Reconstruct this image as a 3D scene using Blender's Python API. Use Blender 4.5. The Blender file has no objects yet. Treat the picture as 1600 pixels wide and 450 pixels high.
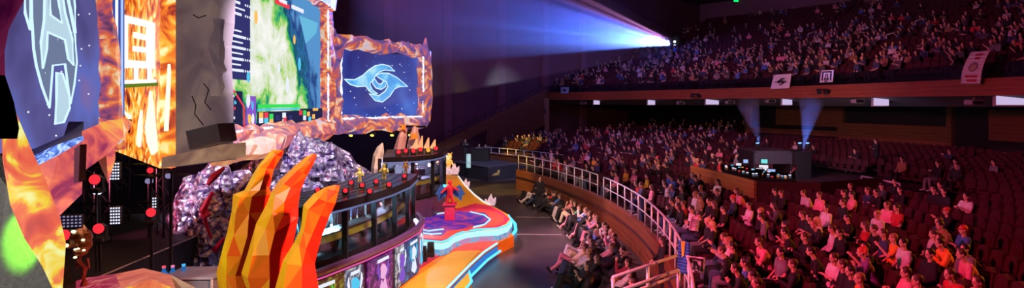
import bpy, math, random
from math import sin, cos, pi, radians, sqrt, atan2
from mathutils import Vector, Matrix, Euler, noise
import numpy as np
random.seed(7)
SC = bpy.context.scene
COL = SC.collection
H, F, CX, HY = 5.8, 1000.0, 800.0, 161.0        # eye height; the frame's focal length, centre and horizon

# ------------------------------------------------------------------ where things stand
def at(px, py, Y):
    return Vector(((px-CX)/F*Y, Y, H-(py-HY)/F*Y))
def ground(px, py, z=0.0):
    return at(px, py, (H-z)*F/(py-HY))
def seen(p):
    return (CX+p[0]/p[1]*F, HY+(H-p[2])/p[1]*F)
def on_plane(px, py, p0, n):
    d = Vector(((px-CX)/F, 1, -(py-HY)/F)); o = Vector((0, 0, H))
    return o + d*((Vector(p0)-o).dot(n)/d.dot(n))
CEN = Vector((-41.25, 23.5, 0))
def polar(R, deg, z=0.0):
    a = radians(deg)
    return Vector((CEN.x+R*cos(a), CEN.y+R*sin(a), z))
def slope_z(R):                    # floor of the lower tier
    return 0.85 + 0.06*(R-46)
def balc_z(R):                     # floor of the balcony tier
    return 6.65 + 0.285*(R-62.5)

# ------------------------------------------------------------------ materials
_M = {}
def nodes_of(name):
    m = bpy.data.materials.new(name); m.use_nodes = True
    nt = m.node_tree; nt.nodes.clear()
    out = nt.nodes.new('ShaderNodeOutputMaterial')
    return m, nt, out
def N(nt, t, **kw):
    n = nt.nodes.new('ShaderNode'+t)
    for k, v in kw.items():
        if k in n.inputs.keys() if isinstance(k, str) and k[0].isupper() else False:
            n.inputs[k].default_value = v
        else:
            setattr(n, k, v)
    return n
def ramp(nt, stops, interp='LINEAR'):
    r = nt.nodes.new('ShaderNodeValToRGB'); cr = r.color_ramp; cr.interpolation = interp
    while len(cr.elements) < len(stops): cr.elements.new(0.5)
    for e, (p, c) in zip(cr.elements, stops):
        e.position = p; e.color = (*c, 1) if len(c) == 3 else c
    return r
def mat(name, col, rough=0.6, metal=0.0, var=0.12, scale=6.0, bump=0.0, spec=0.5, attr=None, objcol=False, coat=0.0):
    """opaque surface: base colour broken up by noise, optional bump"""
    if name in _M: return _M[name]
    m, nt, out = nodes_of(name); L = nt.links.new
    b = N(nt, 'BsdfPrincipled'); L(b.outputs[0], out.inputs[0])
    b.inputs['Roughness'].default_value = rough; b.inputs['Metallic'].default_value = metal
    b.inputs['Specular IOR Level'].default_value = spec; b.inputs['Coat Weight'].default_value = coat
    tc = N(nt, 'TexCoord'); nz = N(nt, 'TexNoise'); nz.inputs['Scale'].default_value = scale; nz.inputs['Detail'].default_value = 4
    L(tc.outputs['Object'], nz.inputs['Vector'])
    mx = N(nt, 'Mix', data_type='RGBA', blend_type='MULTIPLY'); mx.inputs[0].default_value = 1.0
    if attr:
        a = N(nt, 'VertexColor', layer_name=attr); L(a.outputs[0], mx.inputs[6])
    elif objcol:
        a = N(nt, 'ObjectInfo'); L(a.outputs['Color'], mx.inputs[6])
    else:
        mx.inputs[6].default_value = (*col, 1)
    rp = ramp(nt, [(0.3, (1-var,)*3), (0.7, (1+var,)*3)]); L(nz.outputs[0], rp.inputs[0]); L(rp.outputs[0], mx.inputs[7])
    L(mx.outputs[2], b.inputs['Base Color'])
    if bump:
        bp = N(nt, 'Bump'); bp.inputs['Strength'].default_value = bump; bp.inputs['Distance'].default_value = 0.05
        L(nz.outputs[0], bp.inputs['Height']); L(bp.outputs[0], b.inputs['Normal'])
    _M[name] = m; return m
def glow(name, col, strength=1.0):
    if name in _M: return _M[name]
    m, nt, out = nodes_of(name)
    e = N(nt, 'Emission'); e.inputs[0].default_value = (*col, 1); e.inputs[1].default_value = strength
    nt.links.new(e.outputs[0], out.inputs[0]); _M[name] = m; return m
def wood(name, c1, c2, sc=(1, 1, 8), rough=0.45, plank=1.4):
    m, nt, out = nodes_of(name); L = nt.links.new
    b = N(nt, 'BsdfPrincipled'); L(b.outputs[0], out.inputs[0]); b.inputs['Roughness'].default_value = rough
    tc = N(nt, 'TexCoord'); mp = N(nt, 'Mapping'); mp.inputs['Scale'].default_value = sc
    L(tc.outputs['Object'], mp.inputs[0])
    nz = N(nt, 'TexNoise'); nz.inputs['Scale'].default_value = 3; nz.inputs['Detail'].default_value = 6; L(mp.outputs[0], nz.inputs['Vector'])
    r = ramp(nt, [(0.3, c1), (0.7, c2)]); L(nz.outputs[0], r.inputs[0])
    wv = N(nt, 'TexWave', bands_direction='Z'); wv.inputs['Scale'].default_value = plank; L(tc.outputs['Object'], wv.inputs['Vector'])
    r2 = ramp(nt, [(0.0, (0.55,)*3), (0.08, (1,)*3)]); L(wv.outputs['Fac'], r2.inputs[0])
    mx = N(nt, 'Mix', data_type='RGBA', blend_type='MULTIPLY'); mx.inputs[0].default_value = 1
    L(r.outputs[0], mx.inputs[6]); L(r2.outputs[0], mx.inputs[7]); L(mx.outputs[2], b.inputs['Base Color'])
    return m
def lava(name, stops, scale=1.2, strength=1.0, distort=2.0, base=(0.4, 0.25, 0.2), detail=5, seed=0.0, contrast=None):
    """noise ramp with emission: back-lit prints, and a lit look put into rock and panels"""
    m, nt, out = nodes_of(name); L = nt.links.new
    tc = N(nt, 'TexCoord'); mp = N(nt, 'Mapping'); mp.inputs['Location'].default_value = (seed, seed*1.7, -seed)
    L(tc.outputs['Object'], mp.inputs[0])
    nz = N(nt, 'TexNoise'); nz.inputs['Scale'].default_value = scale; nz.inputs['Detail'].default_value = detail; nz.inputs['Distortion'].default_value = distort
    L(mp.outputs[0], nz.inputs['Vector'])
    r = ramp(nt, stops); L(nz.outputs[0], r.inputs[0])
    b = N(nt, 'BsdfPrincipled'); b.inputs['Roughness'].default_value = 0.5
    L(r.outputs[0], b.inputs['Emission Color']); b.inputs['Emission Strength'].default_value = strength
    b.inputs['Base Color'].default_value = (*base, 1)
    L(b.outputs[0], out.inputs[0]); return m

# ------------------------------------------------------------------ mesh building
class MB:
    def __init__(s): s.v = []; s.f = []; s.m = []; s.c = []; s.mi = 0; s.col = None
    def add(s, vs, fs):
        o = len(s.v); s.v += [Vector(v) for v in vs]
        for f in fs:
            s.f.append([o+i for i in f]); s.m.append(s.mi); s.c.append(s.col or (1, 1, 1))
        return s
    def box(s, c, d, rz=0.0, taper=1.0, bev=0.0):
        c = Vector(c); x, y, z = d[0]/2, d[1]/2, d[2]/2; R = Matrix.Rotation(rz, 3, 'Z')
        if bev:
            b = min(bev, x*.9, y*.9, z*.9); P = []
            for sz, ins in ((-z, b), (-z+b, 0), (z-b, 0), (z, b)):
                xx, yy = x-ins, y-ins
                P += [(-xx+b, -yy, sz), (xx-b, -yy, sz), (xx, -yy+b, sz), (xx, yy-b, sz), (xx-b, yy, sz), (-xx+b, yy, sz), (-xx, yy-b, sz), (-xx, -yy+b, sz)]
            F_ = [list(range(7, -1, -1)), list(range(24, 32))]
            for k in range(3):
                for i in range(8): F_.append([k*8+i, k*8+(i+1) % 8, k*8+8+(i+1) % 8, k*8+8+i])
            return s.add([c+R@Vector(p) for p in P], F_)
        P = [(-x, -y, -z), (x, -y, -z), (x, y, -z), (-x, y, -z), (-x*taper, -y*taper, z), (x*taper, -y*taper, z), (x*taper, y*taper, z), (-x*taper, y*taper, z)]
        return s.add([c+R@Vector(p) for p in P], [(3, 2, 1, 0), (4, 5, 6, 7), (0, 1, 5, 4), (1, 2, 6, 5), (2, 3, 7, 6), (3, 0, 4, 7)])
    def rings(s, rs, close=True, cap=True):
        n = len(rs[0]); vs = [p for r in rs for p in r]; fs = []
        for k in range(len(rs)-1):
            for i in range(n if close else n-1):
                j = (i+1) % n
                fs.append((k*n+i, k*n+j, (k+1)*n+j, (k+1)*n+i))
        if cap: fs += [tuple(range(n-1, -1, -1)), tuple(range((len(rs)-1)*n, len(rs)*n))]
        return s.add(vs, fs)
    def cap(s, a, b, ra, rb=None, n=8, round_=True):
        a, b = Vector(a), Vector(b); rb = ra if rb is None else rb
        d = b-a; L = d.length
        d = d.normalized() if L > 1e-6 else Vector((0, 0, 1))
        u = d.orthogonal().normalized(); w = d.cross(u)
        rs = []
        prof = [(-.92*ra, .38*ra), (-.6*ra, .8*ra), (0, ra), (L, rb), (L+.6*rb, .8*rb), (L+.92*rb, .38*rb)] if round_ else [(0, ra), (L, rb)]
        for t, r in prof:
            rs.append([a+d*t+(u*cos(2*pi*i/n)+w*sin(2*pi*i/n))*r for i in range(n)])
        return s.rings(rs)
    def tube(s, pts, r, n=8, closed=False):
        pts = [Vector(p) for p in pts]; k = len(pts); rs = []
        up = Vector((0, 0, 1))
        for i, p in enumerate(pts):
            a = pts[(i-1) % k] if (closed or i) else p; b = pts[(i+1) % k] if (closed or i < k-1) else p
            d = (b-a).normalized(); u = d.cross(up)
            u = u.normalized() if u.length > .05 else Vector((1, 0, 0)); w = u.cross(d)
            rr = r[i] if isinstance(r, (list, tuple)) else r
            rs.append([p+(u*cos(2*pi*j/n)+w*sin(2*pi*j/n))*rr for j in range(n)])
        if closed: rs.append(rs[0])
        return s.rings(rs, cap=not closed)
    def ell(s, c, r, n=12, m=8, rot=None):
        c = Vector(c); R = rot or Matrix.Identity(3); vs = []; fs = []
        for k in range(1, m):
            t = pi*k/m
            for i in range(n):
                a = 2*pi*i/n
                vs.append(c+R@Vector((r[0]*sin(t)*cos(a), r[1]*sin(t)*sin(a), r[2]*cos(t))))
        for k in range(m-2):
            for i in range(n):
                j = (i+1) % n; fs.append((k*n+i, (k+1)*n+i, (k+1)*n+j, k*n+j))
        T = len(vs); vs += [c+R@Vector((0, 0, r[2])), c-R@Vector((0, 0, r[2]))]
        for i in range(n):
            j = (i+1) % n; fs.append((T, i, j)); fs.append((T+1, (m-2)*n+j, (m-2)*n+i))
        return s.add(vs, fs)
    def prism(s, poly, d):
        """poly: list of 3-D points; d: extrusion vector"""
        n = len(poly); P = [Vector(p) for p in poly]; d = Vector(d)
        return s.add(P+[p+d for p in P], [tuple(range(n)), tuple(range(2*n-1, n-1, -1))]+[(i, i+n, (i+1) % n+n, (i+1) % n) for i in range(n)])
    def slab(s, xy, z0, z1):
        return s.prism([(p[0], p[1], z1) for p in xy], (0, 0, z0-z1))
    def strip(s, A, B, thick=None):
        """surface between two polylines"""
        n = len(A); s.add(list(A)+list(B), [(i, i+1, n+i+1, n+i) for i in range(n-1)]); return s
    def wallstrip(s, pts, z0, z1, t):
        """upright band along 2-D points, thickness t to the normal side"""
        pts = [Vector((p[0], p[1])) for p in pts]; A = []; Bk = []
        for i, p in enumerate(pts):
            a = pts[max(i-1, 0)]; b = pts[min(i+1, len(pts)-1)]; d = (b-a).normalized(); nn = Vector((-d.y, d.x))*t
            A.append(p); Bk.append(p+nn)
        rs = [[(a.x, a.y, z0), (b.x, b.y, z0), (b.x, b.y, z1), (a.x, a.y, z1)] for a, b in zip(A, Bk)]
        return s.rings([[Vector(q) for q in r] for r in rs])
    def build(s, name, material=None, parent=None, smooth=False, base=None, label=None, cat=None, group=None, kind=None, keep=False):
        me = bpy.data.meshes.new(name)
        if parent is not None:
            off = Vector((0, 0, 0)); p = parent
            while p is not None: off += p.location; p = p.parent
        elif base is not None: off = Vector(base)
        elif keep: off = Vector((0, 0, 0))
        else:
            lo = [min(v[i] for v in s.v) for i in range(3)]; hi = [max(v[i] for v in s.v) for i in range(3)]
            off = Vector(((lo[0]+hi[0])/2, (lo[1]+hi[1])/2, lo[2]))
        me.from_pydata([v-off for v in s.v], [], s.f)
        mats = material if isinstance(material, (list, tuple)) else [material]
        for m in mats: me.materials.append(m)
        if len(mats) > 1: me.polygons.foreach_set('material_index', s.m)
        if any(c != (1, 1, 1) for c in s.c):
            ca = me.color_attributes.new('pigment', 'FLOAT_COLOR', 'CORNER')
            arr = np.ones((len(me.loops), 4), dtype=np.float32); k = 0
            for f, c in zip(s.f, s.c):
                arr[k:k+len(f), :3] = c; k += len(f)
            ca.data.foreach_set('color', arr.ravel())
        if smooth: me.polygons.foreach_set('use_smooth', [True]*len(me.polygons))
        me.update()
        o = bpy.data.objects.new(name, me); COL.objects.link(o)
        if parent is not None: o.parent = parent
        else: o.location = off
        tag(o, label, cat, group, kind); return o
def tag(o, label=None, cat=None, group=None, kind=None):
    if label: o['label'] = label
    if cat: o['category'] = cat
    if group: o['group'] = group
    if kind: o['kind'] = kind
    return o
def thing(name, loc, label, cat, group=None, rz=0.0):
    o = bpy.data.objects.new(name, None); COL.objects.link(o); o.location = loc; o.rotation_euler.z = rz; o.empty_display_size = .1
    return tag(o, label, cat, group)
def dup(o, loc=None, rz=None, parent=None, **kw):
    c = o.copy(); COL.objects.link(c)
    if parent is not None: c.parent = parent
    if loc is not None: c.location = loc
    if rz is not None: c.rotation_euler.z = rz
    for k, v in kw.items(): c[k] = v
    for ch in o.children: dup(ch, parent=c)
    return c

def fixrecalc(o):
    import bmesh
    bm = bmesh.new(); bm.from_mesh(o.data); bmesh.ops.recalc_face_normals(bm, faces=bm.faces); bm.to_mesh(o.data); bm.free(); return o

# ------------------------------------------------------------------ camera and rendering
cam = bpy.data.cameras.new('camera'); co = bpy.data.objects.new('camera', cam); COL.objects.link(co)
co.location = (0, 0, H); co.rotation_euler = (radians(90), 0, 0)
cam.sensor_width = 36; cam.lens = 36*F/1600; cam.shift_y = -(225-HY)/1600; cam.clip_end = 300; cam.clip_start = .1
SC.camera = co
SC.view_settings.view_transform = 'Standard'; SC.view_settings.look = 'None'; SC.view_settings.gamma = 1; SC.view_settings.exposure = 0
SC.cycles.use_denoising = True; SC.cycles.max_bounces = 5; SC.cycles.diffuse_bounces = 2; SC.cycles.glossy_bounces = 3
SC.cycles.transparent_max_bounces = 12; SC.cycles.volume_bounces = 0; SC.cycles.sample_clamp_indirect = 4
w = bpy.data.worlds.new('world'); SC.world = w; w.use_nodes = True
w.node_tree.nodes['Background'].inputs[0].default_value = (0.35, 0.12, 0.3, 1); w.node_tree.nodes['Background'].inputs[1].default_value = 0.02
def spot(name, loc, target, col, power, size=60, blend=.6, r=.15):
    l = bpy.data.lights.new(name, 'SPOT'); l.color = col; l.energy = power; l.spot_size = radians(size); l.spot_blend = blend; l.shadow_soft_size = r
    o = bpy.data.objects.new(name, l); COL.objects.link(o); o.location = loc
    o.rotation_euler = (Vector(target)-Vector(loc)).to_track_quat('-Z', 'Y').to_euler(); return o
# ================================================================== THE HALL
M_floor = mat('pit_floor_vinyl', (.075, .06, .065), rough=.32, var=.3, scale=.8, spec=.35)
M_carpet = mat('dark_red_carpet', (.05, .012, .02), rough=.95, var=.3, scale=3)
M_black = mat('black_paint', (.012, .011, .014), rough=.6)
M_blackm = mat('black_metal', (.02, .02, .023), rough=.35, metal=.6)
M_wall = mat('wine_plaster', (.16, .06, .075), rough=.85, var=.2, scale=.3)
M_ceil = mat('dark_ceiling', (.035, .025, .03), rough=.9)
M_wood = wood('cherry_wood', (.20, .055, .022), (.30, .10, .04), sc=(.3, .3, 4))
M_woodd = wood('brown_wood_panel', (.16, .06, .03), (.25, .10, .05), sc=(.3, .3, 5))
M_rail = mat('brushed_steel', (.85, .85, .92), rough=.4, metal=.3)
M_grey = mat('grey_paint', (.30, .29, .33), rough=.6)
M_white = mat('white_paint', (.8, .8, .8), rough=.5)

def R_in(a): return 46 if a < 25.5 else 46+6*min((a-25.5)/3.5, 1)
def arc(R, a0, a1, n=40):
    return [polar(R, a0+(a1-a0)*i/n) for i in range(n+1)]
b = MB(); b.slab([(-45, -6), (48, -6), (48, 112), (-45, 112)], -.3, 0)
b.build('floor', M_floor, kind='structure')
b = MB(); b.slab([(-45, -6), (60, -6), (60, 118), (-45, 118)], 20, 20.4)
b.build('ceiling', M_ceil, kind='structure')
b = MB(); b.wallstrip([(-24, -6), (-24, 62)], 0, 20, .4); b.build('wall_left', M_black, kind='structure')
# radial side wall (stairs climb along it) with shallow pilasters
wl = [polar(r, 45.4) for r in (26, 104)]
b = MB(); b.wallstrip(wl, 0, 20, .5); b.build('wall_side', M_wall, kind='structure')
for i, r in enumerate((31, 37, 43.5, 50, 57, 63.5, 70)):
    b = MB(); p = polar(r, 45.15); b.box((p.x, p.y, 10), (.9, .35, 20), rz=radians(45.4)); b.build('trim_%d' % (i+1), mat('pilaster_plaster', (.24, .09, .11), rough=.8), kind='structure')
# raked floor of the lower tier
A0, A1 = -24, 45.2
b = MB()
n = 140
rs = []
for k_ in (0, 1):
    rs.append([polar(R_in(A0+(A1-A0)*i/n)-.1 if k_ == 0 else 78.5, A0+(A1-A0)*i/n, slope_z(R_in(A0+(A1-A0)*i/n)) if k_ == 0 else slope_z(78.5)) for i in range(n+1)])
b.strip(rs[0], rs[1]); b.build('floor_lower_tier', M_carpet, kind='structure')
# curved wooden wall round the pit
gaps = [(13.2, 14.4), (29.6, 31.2)]
b = MB(); b.wallstrip(arc(46, -20, 25.5, 70)+arc(52, 29, 42.4, 20), 0, 1.28, -.22); b.build('wall_pit', M_wood, kind='structure')
# back wall below the balcony : wood bands, dark openings framed in wood
def band(name, R, a0, a1, z0, z1, m, t=-.3, n=50, kind='structure', **kw):
    b = MB(); b.wallstrip(arc(R, a0, a1, n), z0, z1, t); return b.build(name, m, kind=kind, **kw)
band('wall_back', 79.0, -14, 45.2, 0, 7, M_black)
band('wall_back_dado', 78.4, -14, 27.2, 1.5, 3.7, M_woodd)
def ang_px(px, R):            # angle on the arc of radius R seen at column px
    best = min((abs(seen(polar(R, a/20.))[0]-px), a/20.) for a in range(-400, 905) if polar(R, a/20.).y > 3)
    return best[1]
k = 1
AW = ang_px(1166, 71)
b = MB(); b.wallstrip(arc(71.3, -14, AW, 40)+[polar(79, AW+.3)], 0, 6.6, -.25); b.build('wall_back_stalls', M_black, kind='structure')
for (pa, pb, z0, z1) in [(1164, 1172, 2, 6.2), (1308, 1316, 2, 6.2), (1478, 1487, 2, 6.2), (1170, 1310, 3.2, 3.62), (1212, 1312, 3.95, 5.8), (1316, 1480, 2.7, 4.3), (1487, 1680, 2.2, 2.95), (1545, 1680, 3.6, 5.4)]:
    a, c = ang_px(pb, 71), ang_px(pa, 71)
    band('trim_%d' % (20+k), 71, a, c, z0, z1, M_woodd, n=12); k += 1
# balcony : fascia, floor, soffit
band('balcony_fascia_trim', 62.5, -14, 45.2, 6.12, 6.9, M_wood, t=-.35, n=90)
b = MB()
rs = [[polar(R, -14+59.2*i/80, z) for i in range(81)] for R, z in [(62.6, 6.62), (85.2, balc_z(85.2))]]
b.strip(rs[0], rs[1]); b.build('floor_balcony', M_carpet, kind='structure')
b = MB()
rs = [[polar(R, -14+59.2*i/80, z) for i in range(81)] for R, z in [(62.6, 6.2), (65.6, 5.6), (79.2, 6.4)]]
b.strip(rs[0], rs[1]); b.strip(rs[1], rs[2]); b.build('ceiling_below_balcony', mat('soffit_grey', (.34, .31, .36), rough=.8), kind='structure')
# parapet of the top tier, its floor, the wall above
M_par = mat('parapet_wood', (.13, .07, .065), rough=.6)
band('wall_parapet', 85.4, -14, 45.2, 12.6, 13.7, M_par, n=60)
b = MB()
rs = [[polar(R, -14+59.2*i/60, z) for i in range(61)] for R, z in [(85.6, 12.9), (97, 17.2)]]
b.strip(rs[0], rs[1]); b.build('floor_top_tier', M_carpet, kind='structure')
band('wall_top', 97, -14, 45.2, 0, 20, mat('wall_top_brown', (.17, .11, .11), rough=.85), t=-.4, n=60)
b = MB(); b.box((30, 3, 10), (.4, 18, 20)); b.build('wall_right', M_black, kind='structure')
b = MB(); b.box((3, -6, 10), (54, .4, 20)); b.build('wall_behind', M_black, kind='structure')

# stair ramp with solid wooden balustrade climbing along the side wall, and its steps
b = MB()
lo = []
for r in np.linspace(47.5, 62, 16):
    z = 1.1 + (r-47.5)/(62-47.5)*5.2
    lo.append((polar(r, 43.6), z))
b.rings([[Vector((p.x, p.y, max(z-2.6, 0))), Vector((p.x-.12, p.y+.12, max(z-2.6, 0))), Vector((p.x-.12, p.y+.12, z+.95)), Vector((p.x, p.y, z+.95))] for p, z in lo])
o = b.build('stair_balustrade', M_woodd, label='long wooden stair balustrade sloping up the dark side wall', cat='balustrade')
st = thing('staircase', polar(47.5, 44.5), 'carpeted stair rising along the dark side wall to the balcony', 'staircase')
for i in range(29):
    r = 47.6+i*.5; z = 1.1+i*.18
    p = polar(r, 44.4); b = MB(); b.box((p.x, p.y, z/2), (.5, 1.5, z), rz=radians(45.4)); b.build('step', M_carpet, st)
hr = thing('handrail', polar(47.5, 43.5, 1.1), 'thin steel handrail on slender posts climbing the dark side staircase', 'handrail')
pts = [polar(47.6+i*1.0, 43.75, 2.05+i*.36) for i in range(15)]
b = MB(); b.tube([p+Vector((0, 0, .55)) for p in pts], .03, 6); b.build('top_rail', M_blackm, hr)
for p in pts:
    b = MB(); b.cap(p, p+Vector((0, 0, .55)), .022, n=6, round_=False); b.build('post', M_blackm, hr)

# wood panelled doorway block under the left end of the balcony
b = MB()
c0, c1 = at(822, 161, 66), at(858, 161, 66)
for x0, x1, z0, z1 in [(c0.x, c1.x, 3.7, 6.3), (c1.x-.45, c1.x, 0, 3.7), (c0.x, c0.x+.3, 0, 3.7)]:
    b.box(((x0+x1)/2, 66.1, (z0+z1)/2), (x1-x0, .3, z1-z0))
b.build('door_1_surround', M_woodd, kind='structure')
b = MB(); b.box(((c0.x+c1.x)/2, 66.3, 1.85), (c1.x-c0.x-.5, .1, 3.6)); b.build('door_1', M_black, kind='structure')
b = MB(); b.box(((c0.x+c1.x)/2+.2, 65.9, 4.95), (1.3, .12, .5)); b.build('wall_vent', M_black, label='dark slotted vent above the doorway under the balcony end', cat='vent')
# exit signs
def exit_sign(px, py, Y, label, w_=.5):
    p = at(px, py, Y)
    t = thing('exit_sign', p, label, 'sign', 'green exit signs')
    b = MB(); b.box(p, (w_, .08, w_*.5), bev=.02); b.build('sign_housing', M_black, t)
    b = MB(); b.box(p+Vector((0, -.05, 0)), (w_*.9, .03, w_*.42)); b.build('sign_face', glow('exit_green', (.0, 1, .12), 2.0), t)
exit_sign(836, 191, 65.7, 'small green lit exit sign above the dark doorway below the balcony end')
exit_sign(1386, 229, 52, 'green lit exit sign on the wooden back wall above the steel handrail', .55)
exit_sign(919, 31, 76, 'tiny green lit exit sign high on the blue lit side wall')
exit_sign(1150, 1, 88, 'green lit exit sign hanging at the top of the upper back wall', .7)
exit_sign(1596, 1, 55, 'green lit exit sign at the upper end of the balcony aisle', .6)

# ------------------------------------------------------------------ guard rails round the pit
def guard_rail(a0, a1, label, R=46.12, z=1.28, h=1.0, step=1.2, sw=.03, name='guard_rail', grp='curved steel guard rails'):
    n = max(1, round(abs(a1-a0)*pi/180*R/step))
    mid = polar(R, (a0+a1)/2, z)
    t = thing(name, mid, label, 'guard rail', grp)
    A = [a0+(a1-a0)*i/n for i in range(n+1)]
    fine = [a0+(a1-a0)*i/(n*2) for i in range(n*2+1)]
    b = MB(); b.tube([polar(R, a, z+h) for a in fine], sw, 8); b.build('top_rail', M_rail, t, smooth=True)
    b = MB(); b.tube([polar(R, a, z+h*.5) for a in fine], sw*.75, 8); b.build('middle_rail', M_rail, t, smooth=True)
    for a in A:
        b = MB(); b.cap(polar(R, a, z), polar(R, a, z+h), sw, n=8, round_=False); b.build('post', M_rail, t, smooth=True)
    return t
guard_rail(-19, 8.6, 'steel guard rail section running from the near steps along the curved wood wall')
guard_rail(9.8, 25.3, 'middle steel guard rail section above the beanbag audience')
guard_rail(29.3, 42.2, 'far steel guard rail section behind the presenter platform', R=52.1, z=.85, h=.95)
def straight_rail(P, label, h=1.0, bars=2, r=.04, name='handrail', cat='handrail', m=None, grp=None, posts=None):
    m = m or M_rail; P = [Vector(p) for p in P]
    t = thing(name, P[0], label, cat, grp)
    up = Vector((0, 0, h))
    for k in range(bars):
        b = MB(); b.tube([p+up*(1-k/bars) for p in P], r, 8); b.build('top_rail' if k == 0 else 'middle_rail', m, t, smooth=True)
    for p in (P if posts is None else posts):
        b = MB(); b.cap(p, Vector(p)+up, r, n=8, round_=False); b.build('post', m, t, smooth=True)
    return t
# rails on the entrance steps at the pit's near corner
za = 0.6
ra, rb_ = at(958, 433, 14.5), at(1062, 398, 15.8)
straight_rail([(ra.x, ra.y, ra.z-1.0), ((ra.x+rb_.x)/2, (ra.y+rb_.y)/2, (ra.z+rb_.z)/2-1.0), (rb_.x, rb_.y, rb_.z-1.0)], 'pinkish steel stair handrail crossing in front of the beanbags', grp='entrance step handrails')
ra, rb_ = at(975, 452, 13.2), at(1060, 422, 14.4)
straight_rail([(ra.x, ra.y, ra.z-1.0), (rb_.x, rb_.y, rb_.z-1.0)], 'lower steel stair handrail closest to the camera beside the pit steps', grp='entrance step handrails')
q = [at(1346, 275, 30), at(1375, 281, 29), at(1406, 287, 28)]
straight_rail([(p.x, p.y, p.z-1.0) for p in q], 'steel handrail in the dark upper seats below the green exit sign', bars=2)
# aisle handrail posts in the balcony
for i, px in enumerate((1112, 1170, 1262, 1323, 1385, 1430)):
    R = 68+(i % 3)*5; a = ang_px(px, R); p = polar(R, a, balc_z(R))
    straight_rail([p, polar(R+1.2, a, balc_z(R+1.2))], 'short thin handrail beside a balcony aisle among the spectators', h=1.2, bars=1, grp='balcony aisle handrails')

# glass balustrade on the balcony edge
def glass_mat(name, tint=(.75, .8, .85), alpha=.12, rough=.05):
    m, nt, out = nodes_of(name); L = nt.links.new
    t = N(nt, 'BsdfTransparent'); t.inputs[0].default_value = (*tint, 1)
    g = N(nt, 'BsdfGlossy'); g.inputs['Roughness'].default_value = rough
    x = N(nt, 'MixShader'); x.inputs[0].default_value = alpha
    L(t.outputs[0], x.inputs[1]); L(g.outputs[0], x.inputs[2]); L(x.outputs[0], out.inputs[0]); return m
M_glass = glass_mat('clear_glass')
gb = thing('glass_balustrade', polar(62.6, 20, 6.9), 'low clear glass balustrade along the balcony front edge', 'balustrade')
for i in range(28):
    a0 = -3+i*1.7
    b = MB(); b.wallstrip(arc(62.62, a0, a0+1.66, 3), 6.9, 7.55, -.02); b.build('glass_panel', M_glass, gb)
b = MB(); b.tube([polar(62.63, -3+i, 7.58) for i in range(48)], .02, 6); b.build('top_rail', M_blackm, gb)

# soffit : lit air panels and projectors under the balcony
M_lit = glow('soffit_light', (.62, .5, .78), .95)
for px, py, w_, h_ in [(932, 160, .6, .4), (1018, 160, .65, .42), (1113, 159, 1.0, .42), (1230, 158, .62, .5), (1377, 158, .75, .5), (1583, 155, 1.2, .5)]:
    R = 63.4; a = ang_px(px, R); p = polar(R, a); Y = p.y; z = H-(py-HY)/F*Y
    t = thing('ceiling_light', (p.x, p.y, z-.25), 'glowing lilac rectangular panel hung under the balcony edge', 'light panel', 'lit rectangular panels under the balcony')
    b = MB(); b.box((p.x, p.y+.1, z), (w_+.1, .2, h_+.1), rz=radians(a-90)*.5); b.build('light_housing', M_grey, t)
    b = MB(); b.box((p.x, p.y-.02, z), (w_, .06, h_), rz=radians(a-90)*.5); b.build('diffuser', M_lit, t)
for px, py in [(912, 161), (1065, 161), (1142, 160), (1206, 158), (1343, 158), (1527, 160)]:
    R = 63.2; a = ang_px(px, R); p = polar(R, a); z = H-(py-HY)/F*p.y
    t = thing('projector', (p.x, p.y, z), 'grey projector box with square lens hood bracketed under the balcony', 'projector', 'projectors under the balcony')
    b = MB(); b.box((p.x, p.y+.2, z), (.62, .55, .26), bev=.04); b.build('projector_body', M_grey, t)
    b = MB(); b.box((p.x-.05, p.y-.1, z), (.4, .1, .16)); b.build('lens_hood', M_black, t)
    b = MB(); b.cap((p.x, p.y+.2, z+.1), (p.x, p.y+.2, 6.3), .04, n=6, round_=False); b.build('bracket', M_grey, t)
# dark camera clusters clamped on the fascia
for px, py in [(1086, 148), (1284, 141)]:
    R = 62.2; a = ang_px(px, R); p = polar(R, a); z = H-(py-HY)/F*p.y
    t = thing('stage_light', (p.x, p.y, z), 'pair of dark spotlights clamped to the balcony fascia', 'spotlight', 'dark spotlights on the fascia')
    for dx in (-.22, .22):
        b = MB(); b.cap((p.x+dx, p.y, z), (p.x+dx*1.4, p.y-.3, z-.12), .12, .15, n=10, round_=False); b.build('lamp_head', M_black, t)
    b = MB(); b.cap((p.x-.3, p.y+.1, z+.05), (p.x+.3, p.y+.1, z+.05), .04, n=6); b.build('bracket', M_black, t)

# ------------------------------------------------------------------ tape lines on the pit floor
for (pa, ya), (pb, yb), lab in [((806, 339), (892, 340), 'thin white tape line across the pit floor, the farther of two'), ((806, 366), (878, 367), 'thin white tape line across the pit floor, closer to the camera')]:
    A, Bq = ground(pa, ya), ground(pb, yb)
    b = MB(); b.box(((A.x+Bq.x)/2, (A.y+Bq.y)/2, .004), ((Bq-A).length, .06, .006), rz=atan2(Bq.y-A.y, Bq.x-A.x))
    b.build('floor_tape', mat('white_tape', (.5, .45, .5), rough=.5), label=lab, cat='tape')

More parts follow.
